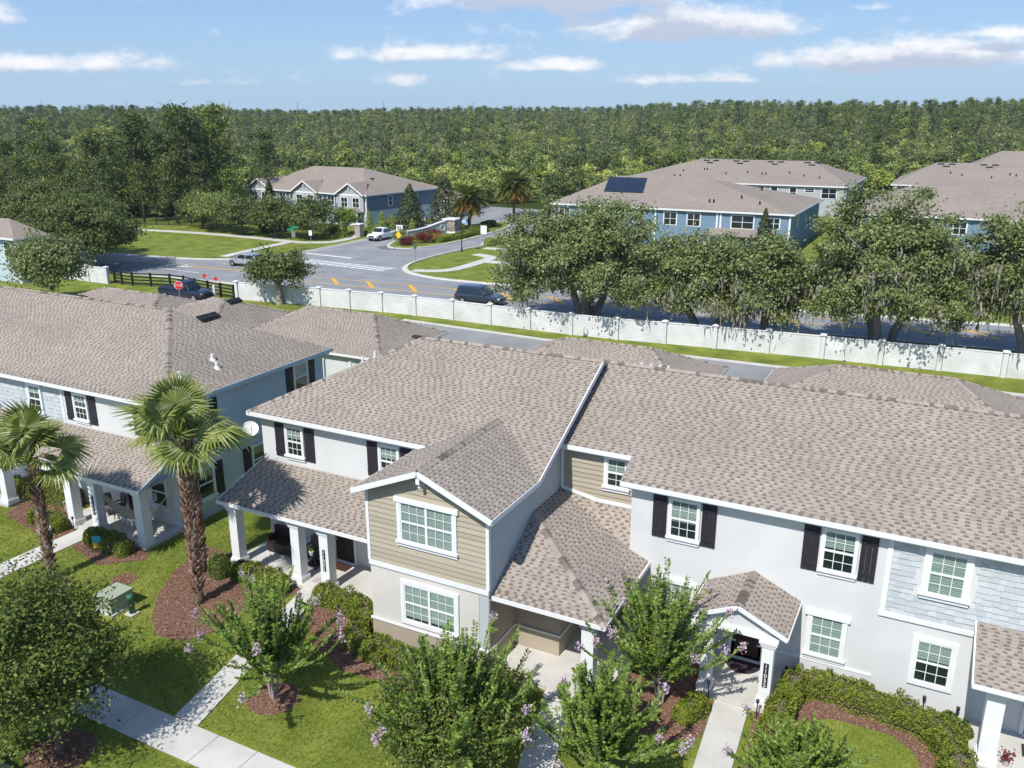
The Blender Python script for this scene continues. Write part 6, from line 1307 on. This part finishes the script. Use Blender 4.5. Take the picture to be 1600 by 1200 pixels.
def small(label, x, y, r_, h, mat, seed, name='shrub', group=None, cat='shrub', z=.14, leaf=.1): return bushy(name, label, (x, y, z), h, r_, r_, h * .5, h * .55, 26, 60, leaf, mat, .04, seed=seed, clump=r_ * .6, multi=2, group=group, cat=cat, low=-.3)
small('red leaved shrub at the front of the entrance island', -70.9, 105.2, 1.0, 1.1, 'leaf_red', 1); small('second red leaved shrub on the island nearer the sign', -70.0, 108.2, 1.05, 1.4, 'leaf_red', 2); small('tall spiky green plant at the nose of the island', -72.2, 105.3, 1.1, 1.9, 'leaf_palm', 3)
small('low orange green flowers along the island edge by the sign', -69.4, 111.0, 1.0, .7, 'leaf_orange', 4); small('green plants under the sign lettering', -71.6, 110.3, 1.2, 1.0, 'leaf_crape', 6); small('red brown shrubs below the entrance emblem', -71.8, 113.8, 1.2, .8, 'leaf_red', 7)
hedge('low yellow green hedge along the right edge of the entrance island', [(-68.6, 109.5), (-68.2, 113.5), (-68.1, 118), (-68.7, 124)], 1.6, .8, 31, dens=900, leaf=.09); hedge('dark low hedge under the date palm', [(-70.5, 124), (-71, 129), (-72.5, 133)], 2.2, .8, 32, mat='leaf_dark', dens=700, leaf=.1)
small('bright yellow shrub at the right of the entrance road', -57.4, 113.0, 1.7, 1.5, 'leaf_yellow', 8, z=0); hedge('green hedge beside the yellow shrub at the entrance road', [(-60.6, 110.6), (-59, 112.8), (-57.5, 115.5)], 1.6, 1.1, 33, mat='leaf_wood', dens=700, leaf=.1)
hedge('clipped dark hedge along the side wall of the blue townhouse', [(-85.5, 118.8), (-85.8, 124), (-86.2, 131)], 1.4, 1.2, 34, mat='leaf_wood', dens=700, leaf=.11); hedge('dark hedge in front of the blue and grey townhouse', [(-112, 114.6), (-104, 113.7), (-96, 112.8), (-88, 112.0)], 1.6, 1.1, 35, mat='leaf_dark', dens=600, leaf=.12)
hedge('flowering ground plants beside the small entrance pillar', [(-88.5, 105.8), (-86.8, 106.3)], 1.8, .5, 36, mat='leaf_orange', dens=500, leaf=.1, cat='plant', name='ground_plants'); hedge('low hedge by the white pickup', [(-82.9, 111.5), (-82.2, 114.5)], 1.2, .8, 37, mat='leaf_wood', dens=700, leaf=.1)
t = thing('stone_pillar', 'small stone pillar beside the broad cone shrub', 'pillar', (-83.2, 110.0, 0)); mb = MB(); mb.box(-.5, .5, -.5, .5, 0, 1.9); mb.build('shaft', [M['stone']], t); mb = MB(); mb.box(-.65, .65, -.65, .65, 1.9, 2.05); mb.build('cap', [M['trim']], t)
# hedges and fences before the right hand houses
hedge('green hedge along the right hand houses behind the oaks', [(-50, 113), (-38, 113.5), (-24, 114)], 1.6, 1.2, 38, mat='leaf_wood', dens=400, leaf=.14)

# ------------------------------------------------------------------ signs, lamp, masts
def post_sign(name, label, loc, h, parts, r_=.035, mat='metal', cat='sign'):
    t = thing(name, label, cat, loc); mb = MB(); mb.tube([(0, 0, -.05), (0, 0, h)], r_, 6); mb.build('post', [M[mat]], t)
    for nm, m, fn in parts: q = MB(); fn(q); q.build(nm, [M[m]], t)
    return t
ngon = lambda r_, n, z, y, a0=0: [(r_ * math.cos(a0 + 2 * math.pi * k / n), y, z + r_ * math.sin(a0 + 2 * math.pi * k / n)) for k in range(n)]
t = post_sign('stop_sign', 'red octagonal stop sign in front of the navy pickup', (-66.8, 59.2, 0), 2.75, [('border', 'sign_white', lambda q: q.prism(ngon(.43, 8, 2.3, -.06, math.pi / 8), (0, .02, 0))), ('face', 'red', lambda q: q.prism(ngon(.39, 8, 2.3, -.075, math.pi / 8), (0, .014, 0)))]); t.rotation_euler = (0, 0, R(40))
o = link('lettering', text_mesh('STOP', .3, 'sign_white'), t); o.location = (0, -.08, 2.19); o.rotation_euler = (R(90), 0, 0)
for i, (x, y) in enumerate(((-69.6, 63.6), (-67.3, 62.9))):
    t = post_sign('reflector_sign', ('left' if i == 0 else 'right') + ' one of the two small red marker signs above the navy pickup', (x, y + 1.6, 0), 2.2, [('panel', 'red', lambda q: q.prism(ngon(.25, 4, 2.05, -.05), (0, .02, 0)))]); t['group'] = 'red marker signs at the rail fence'; t.rotation_euler = (0, 0, R(35))
post_sign('marker_post', 'white marker post near the right end of the rail fence', (-67.6, 64.4, 0), 1.3, [('sleeve', 'sign_white', lambda q: q.tube([(0, 0, .3), (0, 0, 1.35)], .13, 8))])
t = post_sign('street_name_sign', 'green street name sign at the corner of the field path', (-82.4, 93.9, 0), 3.1, [('blade', 'sign_green', lambda q: q.box(-1.0, .2, -.02, .02, 2.75, 3.1)), ('blade', 'sign_green', lambda q: q.box(-.25, 1.0, -.06, -.03, 3.12, 3.45)), ('panel', 'metal', lambda q: q.box(-.32, .32, .03, .06, 1.9, 2.65))])
post_sign('road_sign', 'small white sign on a thin post on the verge', (-81.0, 95.9, 0), 2.7, [('panel', 'sign_white', lambda q: q.box(-.28, .28, -.05, -.03, 2.0, 2.7))])
post_sign('object_marker', 'yellow diamond marker at the nose of the island', (-71.4, 103.6, .14), 1.75, [('panel', 'sign_yellow', lambda q: q.prism(ngon(.52, 4, 1.6, -.05), (0, .02, 0)))])
t = post_sign('road_sign', 'white square road sign with black marks behind the yellow marker', (-72.7, 105.8, .14), 2.4, [('panel', 'sign_white', lambda q: q.box(-.55, .55, -.05, -.03, 1.5, 2.7)), ('symbol', 'black', lambda q: (q.box(-.4, -.05, -.06, -.051, 2.3, 2.5), q.box(-.16, -.04, -.06, -.051, 1.85, 2.3))), ('bar', 'black', lambda q: q.box(.16, .3, -.06, -.051, 1.75, 2.55))])
post_sign('road_sign', 'white board on a post right of the entrance road', (-62.0, 111.8, 0), 2.4, [('panel', 'sign_white', lambda q: q.box(-.5, .5, -.05, -.03, 1.5, 2.7)), ('foot', 'concrete', lambda q: q.box(-.4, .4, -.3, .3, 0, .15))])
post_sign('sign_post', 'thin bare post at the corner kerb by the crosswalk', (-61.6, 92.9, 0), 2.5, [('panel', 'metal', lambda q: q.box(-.02, .02, -.35, .35, 1.8, 2.5))])
t = thing('street_lamp', 'black street lamp on the corner lawn', 'street lamp', (-61.2, 104, 0)); mb = MB(); mb.tube([(0, 0, 0), (0, 0, .6), (0, 0, .65), (0, 0, 4.4)], [.13, .11, .075, .06], 8); mb.build('pole', [M['black']], t); mb = MB(); mb.tube([(0, 0, 4.4), (0, 0, 4.55), (0, 0, 4.6), (0, 0, 5.0), (0, 0, 5.05), (0, 0, 5.3)], [.1, .2, .17, .24, .3, .04], 8); mb.build('lantern', [M['black']], t); mb = MB(); mb.box(.1, .8, -.02, .02, 3.9, 4.4); mb.build('banner', [M['sign_blue']], t)
for az, d in ((-54.5, 1250), (-50.15, 1300), (-45.45, 1250), (-40.45, 1300), (-35.2, 1200), (-29.6, 1300)):
    x, y = d * math.sin(R(az)), d * math.cos(R(az)); t = thing('transmission_mast', 'thin transmission mast on the far horizon', 'mast', (x, y, hill(x, y)), 0, 'transmission masts on the horizon'); mb = MB(); hh_ = 33 - hill(x, y) * .6; mb.tube([(0, 0, 0), (0, 0, hh_)], [.8, .35], 6); mb.build('mast', [M['metal']], t); mb = MB()
    for z in (.75, .86, .96): mb.beam((-2.2, 0, hh_ * z), (2.2, 0, hh_ * z), .25, .25)
    mb.build('cross_arms', [M['metal']], t, kind='stuff')

# ------------------------------------------------------------------ things on the front lawns and porches
t = thing('utility_box', 'pale green electrical cabinet on the lawn behind the corner tree', 'utility box', (-26.8, 18.95, 0)); mb = MB(); mb.prism([(-.52, -.5, .0), (.48, -.5, 0), (.48, .6, 0), (-.52, .6, 0)], (0, 0, .08)); mb.build('base', [M['concrete']], t); mb = MB(); mb.prism([(-.45, -.45, .08), (-.45, .55, .08), (-.45, .55, .66), (-.45, -.3, .66), (-.45, -.45, .58)], (.86, 0, 0)); mb.build('cabinet', [M['util_green']], t); mb = MB(); mb.box(-.48, .44, -.47, .58, .66, .72); mb.build('lid', [M['util_green']], t)
t = thing('utility_pedestal', 'dark green round utility post beside the electrical cabinet', 'utility post', (-25.9, 19.0, 0)); mb = MB(); mb.box(-.2, .2, -.2, .2, 0, .05); mb.build('pad', [M['concrete']], t); mb = MB(); mb.tube([(0, 0, .04), (0, 0, .62), (0, 0, .64), (0, 0, .78), (0, 0, .82)], [.11, .11, .14, .14, .08], 12); mb.build('tube', [M['pipe_green']], t, smooth=True)
t = thing('garden_flag', 'small teal and yellow garden flag by the low hedge', 'flag', (-31.3, 21.75, 0), R(25)); mb = MB(); mb.tube([(-.22, 0, 0), (-.22, 0, .75), (.22, 0, .75)], .012, 5); mb.build('stand', [M['black']], t); mb = MB(); mb.prism([(-.2, 0, .42), (.2, 0, .38), (.2, 0, .74), (-.2, 0, .74)], (0, .008, 0)); mb.build('teal_cloth', [M['teal']], t); mb = MB(); mb.prism([(-.2, 0, .16), (.17, .02, .12), (.2, 0, .378), (-.2, 0, .418)], (0, .008, 0)); mb.build('yellow_cloth', [M['mustard']], t)
t = thing('yard_sign', 'round pale blue yard sign in front of the left hedge', 'sign', (-34.5, 21.75, 0), R(20)); mb = MB(); mb.tube([(0, 0, 0), (0, 0, .3)], .012, 5); mb.build('stake', [M['metal']], t); mb = MB(); mb.prism(ngon(.17, 8, .42, -.01), (0, .012, 0)); mb.build('panel', [M['sign_blue']], t); mb = MB(); mb.prism(ngon(.09, 8, .42, -.014), (0, .003, 0)); mb.build('disc', [M['sign_white']], t)
def path_light(x, y, lab, h=.55):
    t = thing('path_light', lab, 'garden light', (x, y, 0), 0, 'black stake lights in the beds'); mb = MB(); mb.tube([(0, 0, 0), (0, 0, h)], .02, 5); mb.build('stake', [M['black']], t); mb = MB(); mb.tube([(0, 0, h), (0, 0, h + .03), (0, 0, h + .12), (0, 0, h + .15)], [.02, .05, .06, .03], 8); mb.build('head', [M['black']], t)
for x, y, lab in ((-3.12, 25.9, 'stake light beside the small entry column'), (-3.6, 23.75, 'stake light at the foot of the entry path'), (-.8, 26.25, 'stake light between the hedge and the white wall'), (1.0, 26.3, 'stake light under the right hand window'), (1.95, 26.2, 'stake light at the right corner of the wall'), (-15.9, 21.4, 'stake light in front of the tan block'), (-33.95, 22.6, 'stake light beside the hammock house path'), (-29.5, 22.2, 'stake light at the hammock porch corner'), (-5.2, 24.0, 'stake light left of the entry path')): path_light(x, y, lab)
t = thing('hammock', 'cream fringed hammock slung across the left porch', 'hammock', (-31.3, 23.8, .15)); A, Bp = Vector((-1.3, -.6, 1.85)), Vector((1.25, .9, 1.7)); mb = MB(); fr = MB(); n = 16; ln = (Bp - A).normalized(); sd = ln.cross(Vector((0, 0, 1))).normalized(); prev = None
for i in range(n + 1):
    f = i / n; p = A.lerp(Bp, f) - Vector((0, 0, 1.25 * math.sin(math.pi * f) ** .8)); w = .04 + .42 * math.sin(math.pi * f) ** .7; l, r_, mdl = p + sd * w + Vector((0, 0, .12 * w)), p - sd * w + Vector((0, 0, .12 * w)), p - Vector((0, 0, .22 * w))
    if prev: mb.faces([prev[0], l, mdl, prev[1], r_, prev[2]], [(0, 1, 2, 3), (3, 2, 4, 5)])
    if 3 < i < n - 3:
        for e in (l, r_): fr.faces([e, e + ln * .16, e + ln * .12 - Vector((0, 0, .3)), e + ln * .04 - Vector((0, 0, .26))], [(0, 1, 2, 3)])
    prev = (l, mdl, r_)
mb.build('cloth', [M['cloth']], t); fr.build('fringe', [M['cloth']], t, kind='stuff'); mb = MB(); mb.tube([A + Vector((0, 0, .12)), A], .02, 5); mb.build('rope', [M['cloth']], t); mb = MB(); mb.tube([Bp, Bp + Vector((.15, .1, .15))], .02, 5); mb.build('rope', [M['cloth']], t)
def porch_chair(label, x, y, rot, z=.15):
    t = thing('porch_chair', label, 'chair', (x, y, z), rot); 
    for (a, c) in ((-.28, -.28), (.28, -.28), (-.28, .28), (.28, .28)): mb = MB(); mb.tube([(a, c, 0), (a, c, .62 if c < 0 else .95)], .02, 5); mb.build('leg', [M['black']], t)
    mb = MB(); mb.box(-.27, .27, -.27, .27, .38, .48); mb.build('seat', [M['cushion']], t); mb = MB(); mb.prism([(-.26, .24, .48), (.26, .24, .48), (.26, .32, .98), (-.26, .32, .98)], (0, .05, 0)); mb.build('backrest', [M['cushion']], t)
    for s in (-.28, .28): mb = MB(); mb.box(s - .03, s + .03, -.3, .3, .6, .64); mb.build('armrest', [M['black']], t)
    return t
porch_chair('black metal porch chair behind the left porch columns', -33.7, 24.2, R(60)); porch_chair('dark wicker chair against the wall of the middle porch', -22.35, 25.25, R(0)); porch_chair('dark chair by the front door of the hammock house', -33.2, 24.4, R(-20))
t = thing('storage_bench', 'long dark bench at the left end of the middle porch', 'bench', (-23.9, 25.2, .15)); mb = MB(); mb.box(-.65, .65, -.3, .3, .05, .5); mb.build('seat', [M['door']], t); mb = MB(); mb.box(-.65, .65, .2, .32, .5, 1.05); mb.build('backrest', [M['door']], t); 
for s in (-.6, .6): mb = MB(); mb.box(s - .05, s + .05, -.28, .28, .5, .72); mb.build('armrest', [M['door']], t)
t = thing('side_table', 'small black two tier table on the middle porch', 'table', (-21.95, 24.85, .15)); mb = MB(); mb.box(-.3, .3, -.3, .3, .46, .5); mb.build('tabletop', [M['black']], t); mb = MB(); mb.box(-.27, .27, -.27, .27, .12, .15); mb.build('shelf', [M['black']], t)
for (a, c) in ((-.27, -.27), (.27, -.27), (-.27, .27), (.27, .27)): mb = MB(); mb.box(a - .02, a + .02, c - .02, c + .02, 0, .46); mb.build('leg', [M['black']], t)
t = thing('plant_pot', 'small white pot on the black porch table', 'pot', (-22.05, 24.8, .65)); mb = MB(); mb.tube([(0, 0, 0), (0, 0, .16)], [.07, .1], 10); mb.build('pot', [M['sign_white']], t); rg = np.random.default_rng(3); V, Q = leaf_quads(rg.normal(size=(40, 3)) * .06 + [0, 0, .22], .05, .03, rng=rg); link('leaves', np_mesh('leaves', V, Q, [M['leaf_crape']]), t)
t = thing('plant_pot', 'tall grey pot with a plant at the left end of the hammock porch', 'pot', (-36.0, 23.9, 0)); mb = MB(); mb.tube([(0, 0, 0), (0, 0, .42), (0, 0, .46)], [.17, .25, .27], 12); mb.build('pot', [M['terracotta']], t); V, Q = leaf_quads(rg.normal(size=(120, 3)) * [.18, .18, .2] + [0, 0, .75], .1, .04, rng=rg); link('leaves', np_mesh('leaves', V, Q, [M['leaf_dark']]), t)
def floor_sheet(label, pts, mat, z, name='doormat', cat='doormat'): mb = MB(); mb.prism([(x, y, z) for x, y in pts], (0, 0, .012)); o = mb.build(name, [M[mat]]); props(o, label, cat); return o
floor_sheet('pinkish patterned mat at the top of the middle porch step', [(-21.25, 23.75), (-20.6, 23.75), (-20.6, 24.15), (-21.25, 24.15)], 'rug_pink', .153); floor_sheet('dark red patterned doormat in front of the middle door', [(-21.3, 25.0), (-20.5, 25.0), (-20.5, 25.5), (-21.3, 25.5)], 'rug_red', .153)
floor_sheet('painted porch roof shadow, a dark half round sheet at the small gabled entry', [(-4.57 + .62 * math.cos(math.pi + math.pi * k / 14), 26.35 + .75 * math.sin(math.pi + math.pi * k / 14)) for k in range(15)], 'mat_and_shade_dark', .153); floor_sheet('dark doormat on the right hand porch', [(3.7, 25.4), (4.8, 25.4), (4.8, 26.0), (3.7, 26.0)], 'mat_and_shade_dark', .153)  # half round piece paints the porch roof's floor shadow; the other is a doormat
t = thing('marker_box', 'small white marker box in the mulch left of the entry path', 'marker', (-5.3, 23.2, 0)); mb = MB(); mb.box(-.09, .09, -.06, .06, 0, .2); mb.build('box', [M['sign_white']], t); mb = MB(); mb.box(-.1, .1, -.07, .07, .2, .23); mb.build('lid', [M['sign_white']], t)
t = thing('potted_flower', 'small pink potted flower beside the right hand column', 'flower', (3.25, 24.75, .15)); mb = MB(); mb.tube([(0, 0, 0), (0, 0, .16)], [.07, .1], 10); mb.build('pot', [M['terracotta']], t); V, Q = leaf_quads(rg.normal(size=(60, 3)) * [.08, .08, .1] + [0, 0, .35], .05, .04, rng=rg); link('bloom', np_mesh('bloom', V, Q, [M['leaf_red']]), t)

# ------------------------------------------------------------------ air
hb = MB(); hb.box(-1700, 1500, -60, 2200, -3, 75); hz_ = hb.mesh('haze', []); hm = bpy.data.materials.new('haze'); hm.use_nodes = True; hn = hm.node_tree; hn.nodes.clear()
ho = hn.nodes.new('ShaderNodeOutputMaterial'); hv = hn.nodes.new('ShaderNodeVolumePrincipled'); hv.inputs['Color'].default_value = (.82, .9, 1, 1); hv.inputs['Density'].default_value = .00014; hv.inputs['Anisotropy'].default_value = .2
hn.links.new(hv.outputs[0], ho.inputs['Volume']); hz_.materials.append(hm); link('haze', hz_, kind='stuff')
